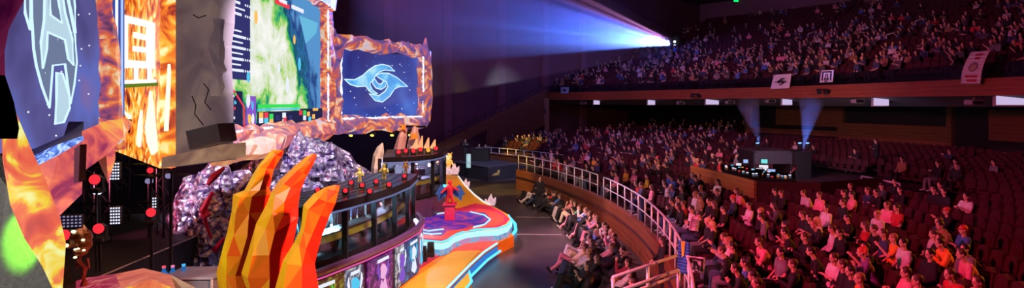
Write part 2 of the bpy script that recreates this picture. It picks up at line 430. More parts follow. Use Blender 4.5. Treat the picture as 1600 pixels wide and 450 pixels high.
# ------------------------------------------------------------------ banners
M_ban = mat('white_cloth', (.72, .70, .78), rough=.8, var=.05)
M_ink = mat('black_ink', (.015, .015, .03), rough=.8)
M_red = mat('red_ink', (.45, .015, .05), rough=.8)
def cloth_panel(name, P, label, cat, marks=(), m=None, grp=None, bow=.0):
    """P: four corners tl, tr, br, bl ; marks: (list of uv polygons, material, part name)"""
    tl, tr, br, bl = [Vector(p) for p in P]
    nrm = (tr-tl).cross(bl-tl).normalized()
    if nrm.y > 0: nrm = -nrm
    def uv(u, v, d=0):
        p = (tl*(1-u)+tr*u)*(1-v)+(bl*(1-u)+br*u)*v
        return p+nrm*(d+bow*sin(pi*v)+.02*sin(u*9+v*3))
    t = thing(name, bl, label, cat, grp)
    n = 10; b = MB(); 
    G = [[uv(i/n, j/n) for i in range(n+1)] for j in range(n+1)]
    for j in range(n): b.strip(G[j], G[j+1])
    o = b.build('cloth', m or M_ban, t, smooth=True)
    sm = o.modifiers.new('thickness', 'SOLIDIFY'); sm.thickness = .008
    for poly, mm, nm in marks:
        b = MB(); b.add([uv(u, v, .035) for u, v in poly], [tuple(range(len(poly)))]); b.build(nm, mm, t)
    return t
# white flag with the winged eye mark
LOGO = [[(.12,.50),(.25,.50),(.38,.38),(.50,.28),(.64,.26),(.76,.32),(.62,.36),(.52,.44),(.70,.46),(.90,.56),(.76,.58),(.66,.70),(.50,.80),(.42,.74),(.52,.68),(.60,.60),(.50,.58),(.42,.66),(.36,.60),(.28,.56),(.18,.55)]]
def flag_at(pts, R):
    out = []
    for px, py in pts:
        a = ang_px(px, R); p = polar(R, a); out.append(Vector((p.x, p.y, H-(py-HY)/F*p.y)))
    return out
cloth_panel('banner', flag_at([(1209, 117), (1237, 115), (1233, 138), (1204, 139)], 62.3), 'white flag with black winged eye mark hung on the balcony edge', 'banner', [(LOGO[0], M_ink, 'printed_mark')])
EMB = [[(.14,.1),(.9,.1),(.9,.2),(.14,.2)],[(.14,.2),(.24,.2),(.24,.86),(.14,.86)],[(.80,.2),(.9,.2),(.9,.86),(.80,.86)],[(.3,.86),(.42,.3),(.5,.3),(.42,.86)],[(.5,.3),(.56,.3),(.74,.86),(.64,.86)],[(.36,.68),(.66,.68),(.7,.78),(.34,.78)],[(.4,.86),(.64,.86),(.6,.98),(.46,.98)]]
cloth_panel('banner', flag_at([(1284, 110), (1303, 109), (1301, 128), (1281, 129)], 62.3), 'small white flag with black angular emblem on the balcony glass', 'banner', [(e, M_ink, 'printed_mark') for e in EMB])
mk = []
for v0, u0, u1 in [(.07, .36, .8), (.18, .42, .74)]:
    k = 4
    for i in range(k):
        a_ = u0+(u1-u0)*i/k; mk.append(([(a_, v0), (a_+(u1-u0)/k*.86, v0), (a_+(u1-u0)/k*.86, v0+.07), (a_, v0+.07)], M_red, 'printed_letter'))
for v0, u0, u1, k in [(.73, .2, .86, 7), (.86, .3, .84, 5)]:
    for i in range(k):
        a_ = u0+(u1-u0)*i/k; mk.append(([(a_, v0), (a_+(u1-u0)/k*.86, v0), (a_+(u1-u0)/k*.86, v0+.075), (a_, v0+.075)], M_red, 'printed_letter'))
ring = lambda cu, cv, r0, r1: [(cu+r0*cos(t), cv+r1*sin(t)) for t in np.linspace(0, 2*pi, 14)[:-1]]
mk += [(ring(.54, .48, .27, .15), mat('grey_ink', (.2, .18, .22)), 'printed_portrait'), (ring(.54, .50, .17, .10), mat('skin_ink', (.5, .33, .22)), 'printed_portrait')]
cloth_panel('banner', flag_at([(1518, 81), (1547, 79), (1532, 131), (1501, 131)], 62.2), 'long white banner with red lettering and round portrait draped over the balcony', 'banner', mk, bow=.12)
cloth_panel('banner', flag_at([(876, 136), (889, 136), (888, 146), (876, 146)], 62.3), 'tiny pale blue flag at the far end of the balcony edge', 'banner', [(ring(.5, .5, .22, .2), M_ink, 'printed_mark')], m=mat('pale_blue_cloth', (.35, .55, .75)))
# blue and yellow flag on the near rail
q = at(1063, 375, 14.9)
P = [Vector((q.x-.03, q.y+.0, q.z)), Vector((q.x+.16, q.y-.25, q.z)), Vector((q.x+.14, q.y-.2, q.z-.75)), Vector((q.x-.05, q.y+.05, q.z-.75))]
cloth_panel('flag', P, 'blue flag with yellow stripe tied to the steel guard rail', 'flag', [([(.3, 0), (.62, 0), (.6, .45), (.35, .5)], mat('yellow_cloth', (.75, .55, .03)), 'stripe')], m=mat('blue_cloth', (.02, .12, .5)))
# ================================================================== THE STAGE SIDE
# ---- LED screens
ORANGE = [(0.30, (.20, .07, .10)), (0.42, (.62, .22, .16)), (0.52, (1, .42, .16)), (0.60, (1, .70, .30)), (0.68, (1, .95, .75))]
PINKR = [(0.34, (.09, .03, .12)), (0.43, (.36, .07, .18)), (0.50, (.85, .13, .05)), (0.56, (1, .32, .08)), (0.62, (1, .75, .42)), (0.70, (.65, .6, 1))]
M_frame = lava('lava_frame_print', PINKR, scale=1.9, strength=.75, base=(.2, .12, .12), distort=1.2)
M_frame2 = lava('lava_frame_print_small', [(0.36, (.08, .05, .20)), (0.45, (.22, .11, .35)), (0.51, (.75, .12, .05)), (0.56, (1, .35, .08)), (0.62, (.95, .7, .6)), (0.70, (.6, .6, 1))], scale=1.1, strength=.75, seed=3, base=(.2, .12, .15), distort=1.2)
M_salmon = lava('salmon_rock_print', [(0.34, (.35, .04, .12)), (0.45, (.75, .12, .12)), (0.55, (.95, .20, .12)), (0.64, (1, .5, .08))], scale=1.4, strength=.9, seed=5, base=(.2, .1, .1))
M_edge = glow('white_led_edge', (.72, .80, 1), 1.5)
def rock_chain(pts, r, m, name, parent, n=7, jit=.3, seed=1, closed=False, depth=1.0):
    rnd = random.Random(seed); b = MB(); rs = []; P = []
    for i in range(len(pts)-(0 if closed else 1)):
        a, c = Vector(pts[i]), Vector(pts[(i+1) % len(pts)]); k = max(2, int((c-a).length/(r*1.5)))
        for j in range(k): P.append(a.lerp(c, j/k))
    if not closed: P.append(Vector(pts[-1]))
    K = len(P)
    for i, p in enumerate(P):
        a = P[(i-1) % K] if (closed or i) else p; c = P[(i+1) % K] if (closed or i < K-1) else p
        d = (c-a).normalized(); u = d.cross(Vector((.3, 1, .1))).normalized(); w_ = u.cross(d)
        rs.append([p+(u*cos(2*pi*j/n)+w_*sin(2*pi*j/n)*depth)*r*(1+rnd.uniform(-jit, jit)) for j in range(n)])
    if closed: rs.append(rs[0])
    b.rings(rs, cap=not closed); return b.build(name, m, parent)

# main game screen, plane x = -9
PX = -9.05; pn = (1, 0, 0)
def gp(px, py, d=0.0): return on_plane(px, py, (PX+d, 0, 0), pn)
M_game, nt, out = nodes_of('game_picture'); L = nt.links.new
tc = N(nt, 'TexCoord'); nz = N(nt, 'TexNoise'); nz.inputs['Scale'].default_value = .62; nz.inputs['Detail'].default_value = 9; nz.inputs['Roughness'].default_value = .62; nz.inputs['Distortion'].default_value = .5
mp = N(nt, 'Mapping'); mp.inputs['Location'].default_value = (0, 2.2, 1.4); L(tc.outputs['Object'], mp.inputs[0]); L(mp.outputs[0], nz.inputs['Vector'])
sep = N(nt, 'SeparateXYZ'); L(tc.outputs['Object'], sep.inputs[0])
# the pale path runs down the middle, woods on the far side
def math_(op, a=None, b_=None, va=None, vb=None):
    q = N(nt, 'Math', operation=op)
    if a is not None: L(a, q.inputs[0])
    if b_ is not None: L(b_, q.inputs[1])
    if va is not None: q.inputs[0].default_value = va
    if vb is not None: q.inputs[1].default_value = vb
    return q.outputs[0]
dy = math_('SUBTRACT', sep.outputs['Y'], vb=-1.2); dz = math_('SUBTRACT', sep.outputs['Z'], vb=2.6)
sy = math_('MULTIPLY', dy, vb=.30); sz = math_('MULTIPLY', dz, vb=.36)
sh = math_('ADD', sy, math_('MULTIPLY', dz, vb=.12))
d2 = math_('ADD', math_('MULTIPLY', sh, sh), math_('MULTIPLY', sz, sz))
g = math_('MULTIPLY', math_('SUBTRACT', None, d2, va=1.0), vb=.20)
f = math_('ADD', nz.outputs[0], g)
rp = ramp(nt, [(0.16, (.10, .30, .62)), (0.28, (.02, .05, .22)), (0.36, (.03, .16, .36)), (0.44, (.01, .07, .12)), (0.48, (.02, .30, .20)), (0.53, (.10, .55, .10)), (0.57, (.50, .72, .22)), (0.62, (.72, .80, .62)), (0.74, (.95, .95, .90))])
L(f, rp.inputs[0]); e = N(nt, 'Emission'); e.inputs[1].default_value = 1.0; L(rp.outputs[0], e.inputs[0]); L(e.outputs[0], out.inputs[0])
scr = thing('game_screen', (PX, 25, 4.7), 'giant LED screen showing a green forest battle map, in a fiery rock frame', 'screen')
y0, y1, z0, z1 = 19.6, 30.3, 4.95, 10.5
b = MB(); b.box((PX-.12, (y0+y1)/2, (z0+z1)/2), (.2, y1-y0, z1-z0)); b.build('display', M_game, scr)
def gquad(px0, py0, px1, py1, m, name, d=.04, parent=scr, skew=True):
    """panel on the screen: near edge at px0 spans py0..py1, far edge follows the screen's own horizontals"""
    a, c = gp(px0, py0, d), gp(px0, py1, d); e_ = gp(px1, 160, d)
    b = MB(); b.prism([a, (a.x, e_.y, a.z), (a.x, e_.y, c.z), c], (-.03, 0, 0)); return b.build(name, m, parent)
NAVY = glow('hud_navy', (.035, .035, .16), 1.0); HDK = glow('hud_dark', (.02, .02, .07), 1.0); HW = glow('hud_white', (.85, .88, 1), 1.0)
HG = glow('hud_green', (.05, .75, .12), 1.0); HC = glow('hud_cyan', (.1, .6, .9), 1.0); HR = glow('hud_red', (.9, .05, .08), 1.0); HO = glow('hud_orange', (1, .55, .12), 1.0); HT = glow('hud_teal', (.03, .35, .28), 1.0); HP = glow('hud_purple', (.25, .1, .6), 1.0)
sb = gquad(347, -40, 391, 122, NAVY, 'score_board', .05)
rnd = random.Random(3)
za, zb = 10.4, 6.75
for r_ in range(19):
    z = 10.2-r_*.185
    if r_ in (9, 10): continue
    m_ = MB(); yl = 20.2+rnd.uniform(.9, 1.35); m_.box((PX+.08, (20.05+yl)/2, z), (.02, yl-20.05, .05 if r_ % 2 else .085)); 
    for c_ in range(5):
        yy = 21.55+c_*.17
        if r_ % 2 == 0: m_.box((PX+.08, yy, z), (.02, .06, .07))
    m_.build('score_row', HW, sb)
hud = gquad(347, 197, 505, 225, HDK, 'status_bar', .045)
mmap = gquad(348, 136, 361, 206, HT, 'mini_map', .06)
for i in range(26):
    m_ = MB(); y_, z_ = rnd.uniform(20.05, 20.75), rnd.uniform(5.0, 6.2); s_ = rnd.uniform(.03, .08); m_.box((PX+.1, y_, z_), (.02, s_, s_*1.4)); m_.build('map_marker', rnd.choice([HR, HG, HC, HW, HG]), mmap)
pn2 = gquad(364, 142, 379, 204, HDK, 'team_panel', .06)
b = MB(); a = gp(365, 141, .08); c = gp(381, 166, .08); d_ = gp(382, 199, .08)
b.tube([a, c, d_], .03, 5); b.build('red_outline', HR, pn2)
pt = gquad(386, 150, 400, 198, HP, 'portrait_panel', .07)
for u, v, s_, m_ in [(388, 158, .25, HW), (391, 172, .3, HP), (390, 184, .22, HO), (394, 166, .18, HC), (395, 186, .2, HW)]:
    q = gp(u, v, .1); b = MB(); b.ell(q, (.02, s_*.7, s_), 8, 6); b.build('portrait_shape', m_, pt)
bar = gquad(404, 163, 469, 169, HG, 'health_bar', .08); gquad(404, 170, 469, 173, HC, 'mana_bar', .08)
inv = gquad(403, 175, 500, 198, HDK, 'item_panel', .075)
for i, (u, v, m_) in enumerate([(408, 180, HO), (416, 180, HR), (424, 182, HG), (408, 188, HW), (416, 188, HC), (424, 190, HO), (444, 180, HW), (445, 186, HR), (444, 190, HW), (434, 184, NAVY), (454, 184, NAVY), (470, 176, HR), (476, 176, HG), (482, 178, HO), (476, 184, HW), (484, 186, HC), (490, 182, HO)]):
    q = gp(u, v, .1); b = MB(); b.box(q, (.02, .34, .2)); b.build('item_icon', m_, inv)
b = MB(); q = gquad(470, 170, 505, 192, HDK, 'side_panel', .07); a = gp(493, 171, .1); b.box(a, (.03, .7, .12)); b.build('counter', HO, q)
for u, v, m_ in [(470, 160, HW), (443, 133, HW), (360, 24, HO), (425, 108, HC), (398, 137, HW)]:
    pass
for pa, pb, m_ in [((430, 1), (452, 12), HR), ((436, 0), (448, 5), HW), ((456, 8), (474, 20), HW)]:
    a, c = gp(*pa, .08), gp(*pb, .08); b = MB(); b.box(((a+c)/2), (.03, abs(c.y-a.y), .16)); b.build('score_header', m_, scr)
for u, v, s_, m_ in [(449, 133, .35, HW), (400, 27, .25, HO), (468, 100, .28, HC), (388, 120, .2, HC), (460, 62, .2, HO), (436, 106, .2, HW)]:
    q = gp(u, v, .07); b = MB(); b.ell(q, (.03, s_*.6, s_), 8, 6); b.build('hero_mark', m_, scr)
q = [gp(468, 24, .05), gp(497, 36, .05), gp(494, 52, .05), gp(478, 68, .05)]
b = MB(); b.prism(q, (-.02, 0, 0)); b.build('crystal_area', glow('cyan_area', (.15, .5, .75), 1), scr)
fr = [Vector((PX+.1, y0-.25, 10.9)), Vector((PX+.1, y0-.25, 4.6)), Vector((PX+.1, y1+.35, 4.65)), Vector((PX+.1, y1+.35, 10.6))]
rock_chain(fr[:2], .34, M_frame, 'rock_frame', scr, seed=2); rock_chain([fr[1]+Vector((0, 0, .05)), fr[2]], .36, M_frame, 'rock_frame', scr, seed=3, depth=1.6)
rock_chain(fr[2:], .42, M_frame, 'rock_frame', scr, seed=4); rock_chain([fr[3], fr[0]+Vector((0, 0, .3))], .5, M_frame, 'rock_frame', scr, seed=5)
for A_, B_, r_ in [((PX+.35, y1+.0, 4.95), (PX+.35, y1+.0, 10.2), .04), ((PX+.5, y0, 4.9), (PX+.5, y1-.3, 4.95), .05)]:
    rock_chain([A_, B_], r_, M_edge, 'glowing_edge', scr, n=5, jit=.5, seed=9)

# wing screen with the winged eye
A2, B2 = Vector((-9.0, 32.6, 0)), Vector((-5.75, 38.4, 0)); d2_ = (B2-A2).normalized(); n2 = Vector((d2_.y, -d2_.x, 0))
def wp(px, py, d=0.0): return on_plane(px, py, A2+n2*d, n2)
ws = thing('logo_screen', (A2+B2)/2+Vector((0, 0, 4.4)), 'blue LED screen showing a winged eye logo inside a lava rock frame', 'screen')
M_blue, nt, out = nodes_of('starry_blue'); L = nt.links.new
tc = N(nt, 'TexCoord'); n1 = N(nt, 'TexNoise'); n1.inputs['Scale'].default_value = .35; L(tc.outputs['Object'], n1.inputs['Vector'])
r1 = ramp(nt, [(.3, (.03, .03, .22)), (.6, (.06, .10, .50)), (.8, (.12, .25, .8))]); L(n1.outputs[0], r1.inputs[0])
vo = N(nt, 'TexVoronoi'); vo.inputs['Scale'].default_value = 2.2; L(tc.outputs['Object'], vo.inputs['Vector']); r2 = ramp(nt, [(0, (1, 1, 1)), (.06, (.2, .3, .8)), (.12, (0, 0, 0))]); L(vo.outputs[0], r2.inputs[0])
mx = N(nt, 'Mix', data_type='RGBA', blend_type='ADD'); mx.inputs[0].default_value = 1; L(r1.outputs[0], mx.inputs[6]); L(r2.outputs[0], mx.inputs[7])
e = N(nt, 'Emission'); L(mx.outputs[2], e.inputs[0]); e.inputs[1].default_value = .9; L(e.outputs[0], out.inputs[0])
zt = wp(528, 84).z; P = [wp(527, 82), wp(655, 97), wp(655, 182), wp(527, 183)]
zl, zh = 5.0, 8.6
P = [wp(524, 120), wp(653, 120)]
P = [Vector((P[0].x, P[0].y, zh)), Vector((P[1].x, P[1].y, zh)), Vector((P[1].x, P[1].y, zl)), Vector((P[0].x, P[0].y, zl))]
b = MB(); b.prism(P, -n2*.2); b.build('display', M_blue, ws)
M_lg = lava('logo_blue', [(.3, (.05, .30, .85)), (.5, (.12, .55, 1)), (.7, (.5, .9, 1))], scale=.5, strength=1.0, base=(.1, .1, .2))
k_ = 170/450
def L1(pts): return [wp(505+x*k_, 40+y*k_, .06) for x, y in pts]
shapes = [[(88,222),(130,224),(165,205),(190,182),(215,166),(245,160),(275,168),(296,188),(255,184),(235,190),(216,205),(208,225),(192,240),(205,268),(225,282),(212,284),(190,270),(176,250),(140,252),(110,242)],
          [(216,206),(240,196),(270,197),(305,215),(350,252),(318,252),(295,262),(275,292),(245,316),(215,310),(190,282),(230,290),(255,272),(268,252),(262,232),(240,222),(232,216)],
          [(202,224),(214,222),(226,240),(240,242),(250,228),(262,234),(258,252),(240,264),(218,258),(205,240)]]
for s_ in shapes:
    b = MB(); b.prism(L1(s_), n2*-.03); o = b.build('winged_eye_logo', M_lg, ws)
    o2 = MB(); o2.tube(L1(s_), .03, 5, closed=True); o2.build('logo_outline', glow('logo_edge', (.65, .9, 1), 1.2), ws)
for i in range(14):
    q = wp(rnd.uniform(532, 650), rnd.uniform(92, 172), .05); b = MB(); b.ell(q, (.035, .035, .035), 6, 4); b.build('star', HW, ws)
fo = [P[0]+Vector((0, 0, .35))-d2_*.3, P[1]+Vector((0, 0, .35))+d2_*.35, P[2]-Vector((0, 0, .35))+d2_*.35, P[3]-Vector((0, 0, .35))-d2_*.3]
for i in range(4): rock_chain([fo[i]+n2*.15, fo[(i+1) % 4]+n2*.15], [.38, .42, .42, .40][i], M_frame2, 'rock_frame', ws, seed=11+i, jit=.38, depth=1.3)
for i, (px, py, s_) in enumerate([(522, 62, .8), (664, 70, .6), (640, 74, .5), (520, 120, .6), (663, 110, .5), (600, 76, .4), (660, 182, .5), (530, 190, .5)]):
    q = wp(px, py, .35); b = MB(); r_ = s_*.7; b.cap(q-Vector((0, 0, r_*.7)), q+Vector((rnd.uniform(-.2, .2), 0, r_)), r_*.6, r_*.12, n=5, round_=False); b.build('rock_spike', M_frame2, ws)
ins = [P[0]+n2*.4, P[1]+n2*.4, P[2]+n2*.4, P[3]+n2*.4]
for i in (1, 2, 3): rock_chain([ins[i], ins[(i+1) % 4]], .05, M_edge, 'glowing_edge', ws, n=5, jit=.6, seed=31+i)

# left screen with the letter A emblem
A3, B3 = Vector((-7.75, 8.6, 0)), Vector((-9.1, 14.25, 0)); d3 = (B3-A3).normalized(); n3 = Vector((d3.y, -d3.x, 0))
if n3.x < 0: n3 = -n3
def ap(px, py, d=0.0): return on_plane(px, py, A3+n3*d, n3)
ls = thing('emblem_screen', (A3+B3)/2+Vector((0, 0, 4.9)), 'tall violet LED screen showing a glowing letter A emblem', 'screen')
M_vio, nt, out = nodes_of('violet_nebula'); L = nt.links.new
tc = N(nt, 'TexCoord'); n1 = N(nt, 'TexNoise'); n1.inputs['Scale'].default_value = .45; n1.inputs['Detail'].default_value = 3; L(tc.outputs['Object'], n1.inputs['Vector'])
r1 = ramp(nt, [(.32, (.06, .05, .17)), (.48, (.11, .10, .31)), (.6, (.12, .15, .50)), (.72, (.22, .14, .36))]); L(n1.outputs[0], r1.inputs[0])
e = N(nt, 'Emission'); L(r1.outputs[0], e.inputs[0]); e.inputs[1].default_value = 1.0; L(e.outputs[0], out.inputs[0])
b = MB(); b.prism([A3+Vector((0, 0, 10)), B3+Vector((0, 0, 10)), B3+Vector((0, 0, 5.0)), A3+Vector((0, 0, 5.0))], -n3*.2); b.build('display', M_vio, ls)
kx = 170/333.
def L3(pts, d=.05): return [ap(20+x*kx, y*kx, d) for x, y in pts]
M_A1 = glow('emblem_grey', (.16, .20, .33), 1.0); M_A2 = glow('emblem_pale', (.50, .68, .80), 1.0); M_AE = glow('emblem_edge', (.6, .85, 1), 1.15)
for nm, m_, dd, s_ in [
    ('emblem_shield', M_A1, .05, [(58,-40),(60,80),(64,150),(72,200),(88,260),(112,330),(122,200),(160,196),(176,318),(188,260),(196,190),(190,110),(176,40),(160,-40)]),
    ('emblem_letter_a', M_A2, .08, [(98,-40),(96,60),(86,130),(92,208),(104,150),(106,98),(160,122),(170,180),(186,200),(182,120),(160,40),(148,-40)]),
    ('emblem_letter_counter', M_A1, .11, [(112,-40),(116,46),(150,70),(142,20),(132,-40)]),
    ('emblem_drop', M_A2, .08, [(134,222),(152,226),(172,290),(174,330),(156,374),(130,380),(134,300)]),
    ('emblem_wing', M_A1, .06, [(36,-40),(38,40),(52,90),(54,20),(50,-40)]),
    ('emblem_wing', M_A1, .06, [(166,-40),(178,30),(192,100),(190,20),(184,-40)])]:
    b = MB(); b.prism(L3(s_, dd), -n3*.02); b.build(nm, m_, ls)
    b = MB(); b.tube(L3(s_, dd+.01), .022, 5, closed=True); b.build('emblem_outline', M_AE, ls)
for i in range(22):
    q = ap(rnd.uniform(15, 145), rnd.uniform(5, 215), .04); b = MB(); b.ell(q, (.018, .018, .018), 6, 4); b.build('star', HW, ls)
b = MB(); b.prism([B3+Vector((0, 0, 10)), B3+d3*.55+Vector((0, 0, 10)), B3+d3*.55+Vector((0, 0, 5.5)), B3+Vector((0, 0, 5.5))], n3*.25); b.build('bevelled_edge', glow('edge_blue', (.05, .07, .35), 1.0), ls)
for off, m_ in [(0, M_edge), (.32, glow('edge_bright', (.35, .5, 1), 1.2))]:
    b = MB(); b.tube([B3+d3*off+n3*.27+Vector((0, 0, z)) for z in (5.5, 7.5, 10)], .03, 5); b.build('lit_trim', m_, ls)
fr_ = thing('rock_column', B3+d3*.9+Vector((0, 0, 4.9)), 'fiery rock column at the far side of the letter A screen', 'rock column')
for (q0, q1, r_, sd) in [((160, -30), (170, 60), .16, 1), ((171, 55), (173, 185), .2, 2), ((181, 190), (176, 222), .3, 3)]:
    rock_chain([ap(*q0, .3), ap(*q1, .35)], r_, M_frame, 'rock_piece', fr_, seed=sd+40, jit=.25)

# ---- faceted set pieces cut from outlines, each with its own distance and thickness
def facets(name, tris, Y, thick, m, label, cat, group=None, mats=None):
    """tris: polygons of (px,py,dy) ; the front is relief, the back is closed by an extruded silhouette"""
    t = thing(name, at(*tris[0][0][:2], Y), label, cat, group); i = 0
    for k, poly in enumerate(tris):
        P = [at(x, y, Y+dy) for x, y, dy in poly]
        c = sum(P, Vector((0, 0, 0)))/len(P); b = MB(); b.prism(P, (c.x/c.y*thick, thick, (c.z-H)/c.y*thick)); b.build('facet', (mats[k] if mats else m), t)
    return t
M_sal2 = lava('salmon_rock_dark', [(.3, (.30, .08, .16)), (.6, (.55, .20, .22)), (.75, (.7, .35, .3))], scale=1.2, strength=.6, seed=8)
M_bluei = lava('icy_ledge', [(.35, (.03, .06, .4)), (.5, (.10, .28, .9)), (.62, (.6, .8, 1))], base=(.02, .02, .05), scale=5, strength=1.0, seed=2)
M_slate = mat('dark_slate', (.12, .08, .14), rough=.5)
led_ = facets('rock_ledge', [
    [(48, 246, 0), (84, 228, 0), (130, 212, .2), (131, 219, 0), (90, 243, -.2), (52, 262, -.3)],
    [(52, 262, -.3), (90, 243, -.2), (131, 219, 0), (128, 303, .3), (92, 338, 0), (74, 312, -.1)],
    [(128, 205, .3), (168, 188, .9), (192, 186, 1.1), (193, 214, 1.0), (170, 240, .7), (130, 268, .3)],
    [(40, 238, .5), (100, 212, .6), (107, 190, .8), (131, 190, .9), (130, 214, .5), (84, 230, .3), (50, 248, .2)],
    ], 9.6, .5, None, 'salmon faceted rock ledge with icy blue rim below the letter A screen', 'rock ledge', mats=[M_bluei, M_salmon, M_salmon, M_slate])
b = MB(); b.prism([at(x, y, 9.35) for x, y in [(116, 232), (125, 226), (123, 284), (115, 286)]], (0, .15, 0)); 
b.build('groove_strip', mat('maroon_board', (.12, .02, .06)), led_)
facets('hanging_rock', [[(154, 252, 0), (166, 242, .2), (169, 287, 0)], [(166, 242, .2), (181, 212, .4), (180, 250, .3), (169, 287, 0)]], 10.6, .3, None,
       'pointed rock shard hanging below the ledge above the lamps', 'rock shard', mats=[mat('grey_rock', (.45, .35, .38)), M_salmon])
# dark faceted rock in the upper corner and the tall orange blade
M_dred = lava('dark_red_rock', [(.3, (.03, .0, .02)), (.55, (.13, .01, .05)), (.75, (.28, .03, .08))], scale=.8, strength=.8, seed=4, base=(.1, .02, .03))
facets('dark_rock', [
    [(-60, -60, 0), (48, -60, 0), (38, 0, 0), (14, 45, -.1), (-60, 60, .1)],
    [(-60, 60, .1), (14, 45, -.1), (7, 80, 0), (8, 118, 0), (-60, 110, .2)],
    [(-60, 110, .2), (8, 118, 0), (22, 160, 0), (30, 200, -.1), (27, 217, 0), (-60, 217, .1)]], 5.4, .35, None,
    'dark red faceted rock jutting in above the orange blade', 'rock', mats=[M_dred, M_dred, mat('black_rock', (.02, .015, .015), rough=.5)])
M_blade = lava('blade_lava', [(.30, (.50, .06, .08)), (.46, (.90, .13, .08)), (.56, (1, .25, .09)), (.61, (1, .70, .05)), (.70, (1, 1, .4))], scale=2.6, strength=.9, seed=1, distort=1.0, detail=3)
def loft_claw(name, left, right, Y, depth, mats, label, cat, ridge=(.33, .7), rj=.04, group=None, ext=None, seed=1):
    """left/right: silhouette polylines (px,py) with equal counts, ordered tip to base"""
    rnd = random.Random(seed); t = thing(name, at((left[-1][0]+right[-1][0])/2, left[-1][1], Y), label, cat, group)
    rows = []
    for i, (l, r) in enumerate(zip(left, right)):
        a, c = at(*l, Y), at(*r, Y); w_ = max((c-a).length, .02)
        f1 = ridge[0]+rnd.uniform(-rj, rj)*2; f2 = ridge[1]+rnd.uniform(-rj, rj)*2
        D = depth*min(1, w_/.9)
        p1 = a.lerp(c, f1)+Vector((0, -D*(.8+rnd.uniform(-.2, .2)), 0)); p2 = a.lerp(c, f2)+Vector((0, -D*(.75+rnd.uniform(-.25, .25)), 0))
        bk = a.lerp(c, .5)+Vector((0, D*1.1, 0)); rows.append([a, p1, p2, c, bk])
    for k, nm in enumerate(('side_facets', 'front_facets', 'side_facets', 'back_facets', 'back_facets')):
        b = MB()
        for i in range(len(rows)-1):
            A_, B_, C_, D_ = rows[i][k], rows[i][(k+1) % 5], rows[i+1][(k+1) % 5], rows[i+1][k]
            for tri in ([(A_, B_, C_), (A_, C_, D_)] if rnd.random() < .5 else [(A_, B_, D_), (B_, C_, D_)]):
                b.col = mats(k, i/(len(rows)-1), rnd) if callable(mats) else None
                b.add(tri, [(0, 1, 2)])
        o_ = b.build(nm, None if callable(mats) else mats[min(k, len(mats)-1)], t)
        if callable(mats): o_.data.materials[0] = M_pig
    return t
M_pig = mat('glazed_pigment', (1, 1, 1), rough=.42, attr='pigment', var=.05)
b_l = [(0, 150), (4, 250), (16, 320), (38, 372), (66, 416), (84, 455), (80, 700), (60, 1125)]
b_r = [(14, 150), (46, 226), (74, 288), (94, 340), (103, 380), (98, 452), (110, 700), (120, 1125)]
loft_claw('lava_fin', b_l, b_r, 6.0, .16, [M_blade, M_blade, M_blade, M_slate], 'tall orange lava-patterned blade rising by the bottom corner of the letter A screen', 'blade', ridge=(.3, .6), seed=4)
# dark drape behind with a green lamp on it
b = MB(); P = [at(-60, 200, 7.6), at(10, 290, 7.6), at(60, 350, 7.4), at(95, 452, 7.2), at(95, 900, 7.2), at(-60, 900, 7.6)]
b.prism(P, (0, .25, 0)); b.build('stage_drape', mat('charcoal_cloth', (.12, .12, .13), rough=.9, bump=.3, scale=12), label='charcoal drape catching a green beam behind the orange blade', cat='drape')
spot('green_spot', at(-120, 330, 6.2), at(30, 372, 7.4), (.25, 1, .02), 900, 30, .6, .05)

# stone tower with the lit glyph
TX = {'n': Vector((-7.53, 13.7, 0)), 'l': Vector((-11.6, 18.7, 0)), 'r': Vector((-7.15, 15.9, 0))}
M_tl = lava('tower_lava', [(.30, (.12, .01, .02)), (.41, (.60, .07, .01)), (.50, (1, .25, .015)), (.58, (1, .55, .05)), (.66, (1, .95, .5))], scale=1.3, strength=1.05, distort=2.4, seed=6)
M_tr = lava('tower_stone', [(.3, (.06, .045, .06)), (.5, (.15, .10, .11)), (.7, (.30, .20, .17))], scale=.9, strength=.6, distort=.6, base=(.2, .16, .17), seed=2)  # emission puts the light falling on the stone into its colour
tw = thing('stone_tower', (-9, 16, 4.4), 'hanging stone tower panel with glowing square glyph and lava between the screens', 'tower')
tl_, tn_, tr_ = TX['l'], TX['n'], TX['r']; nl = (tn_-tl_).cross(Vector((0, 0, 1))).normalized()
if nl.y > 0: nl = -nl
nr = Vector((1, -.1, 0)).normalized()
wall_pts = lambda a, c, z0_, z1_: [a+Vector((0, 0, z0_)), c+Vector((0, 0, z0_)), c+Vector((0, 0, z1_)), a+Vector((0, 0, z1_))]
b = MB(); b.prism(wall_pts(tl_, tn_, 4.4, 10), -nl*.3); b.build('lava_face', M_tl, tw)
tm = tn_.lerp(tr_, .5)
b = MB(); zz = [4.4+.56*i for i in range(11)]
rs = []
for z in zz:
    j = lambda s: Vector((rnd.uniform(-s, s), rnd.uniform(-s, s), 0))
    rs.append([tn_+Vector((0, 0, z)), tm+Vector((.10, -.45, z))+j(.06), tr_+Vector((.25, 0, z))+j(.06), tr_+Vector((-1.2, .6, z)), tn_+Vector((-.5, 1.2, z))])
b.rings(rs); b.build('stone_face', M_tr, tw)
for i, pts in enumerate([[(300, 150), (306, 165), (304, 178), (318, 196)], [(318, 130), (326, 140), (320, 160), (330, 172)], [(296, 20), (310, 28), (322, 24)], [(270, 120), (262, 128), (268, 150)]]):
    q = [at(x, y, 14.4) for x, y in pts]; q = [Vector((p.x, p.y, p.z)) for p in q]; b = MB(); b.tube(q, .013, 4); b.build('crack', M_black, tw)
b = MB(); b.prism([at(x, y, 13.55) for x, y in [(253, 246), (345, 226), (345, 250), (252, 263)]], (.2, .8, 0)); b.build('lower_ledge', lava('tan_ledge', [(.3, (.20, .10, .07)), (.6, (.5, .28, .16)), (.8, (.7, .45, .25))], scale=1, strength=.6, seed=9), tw)
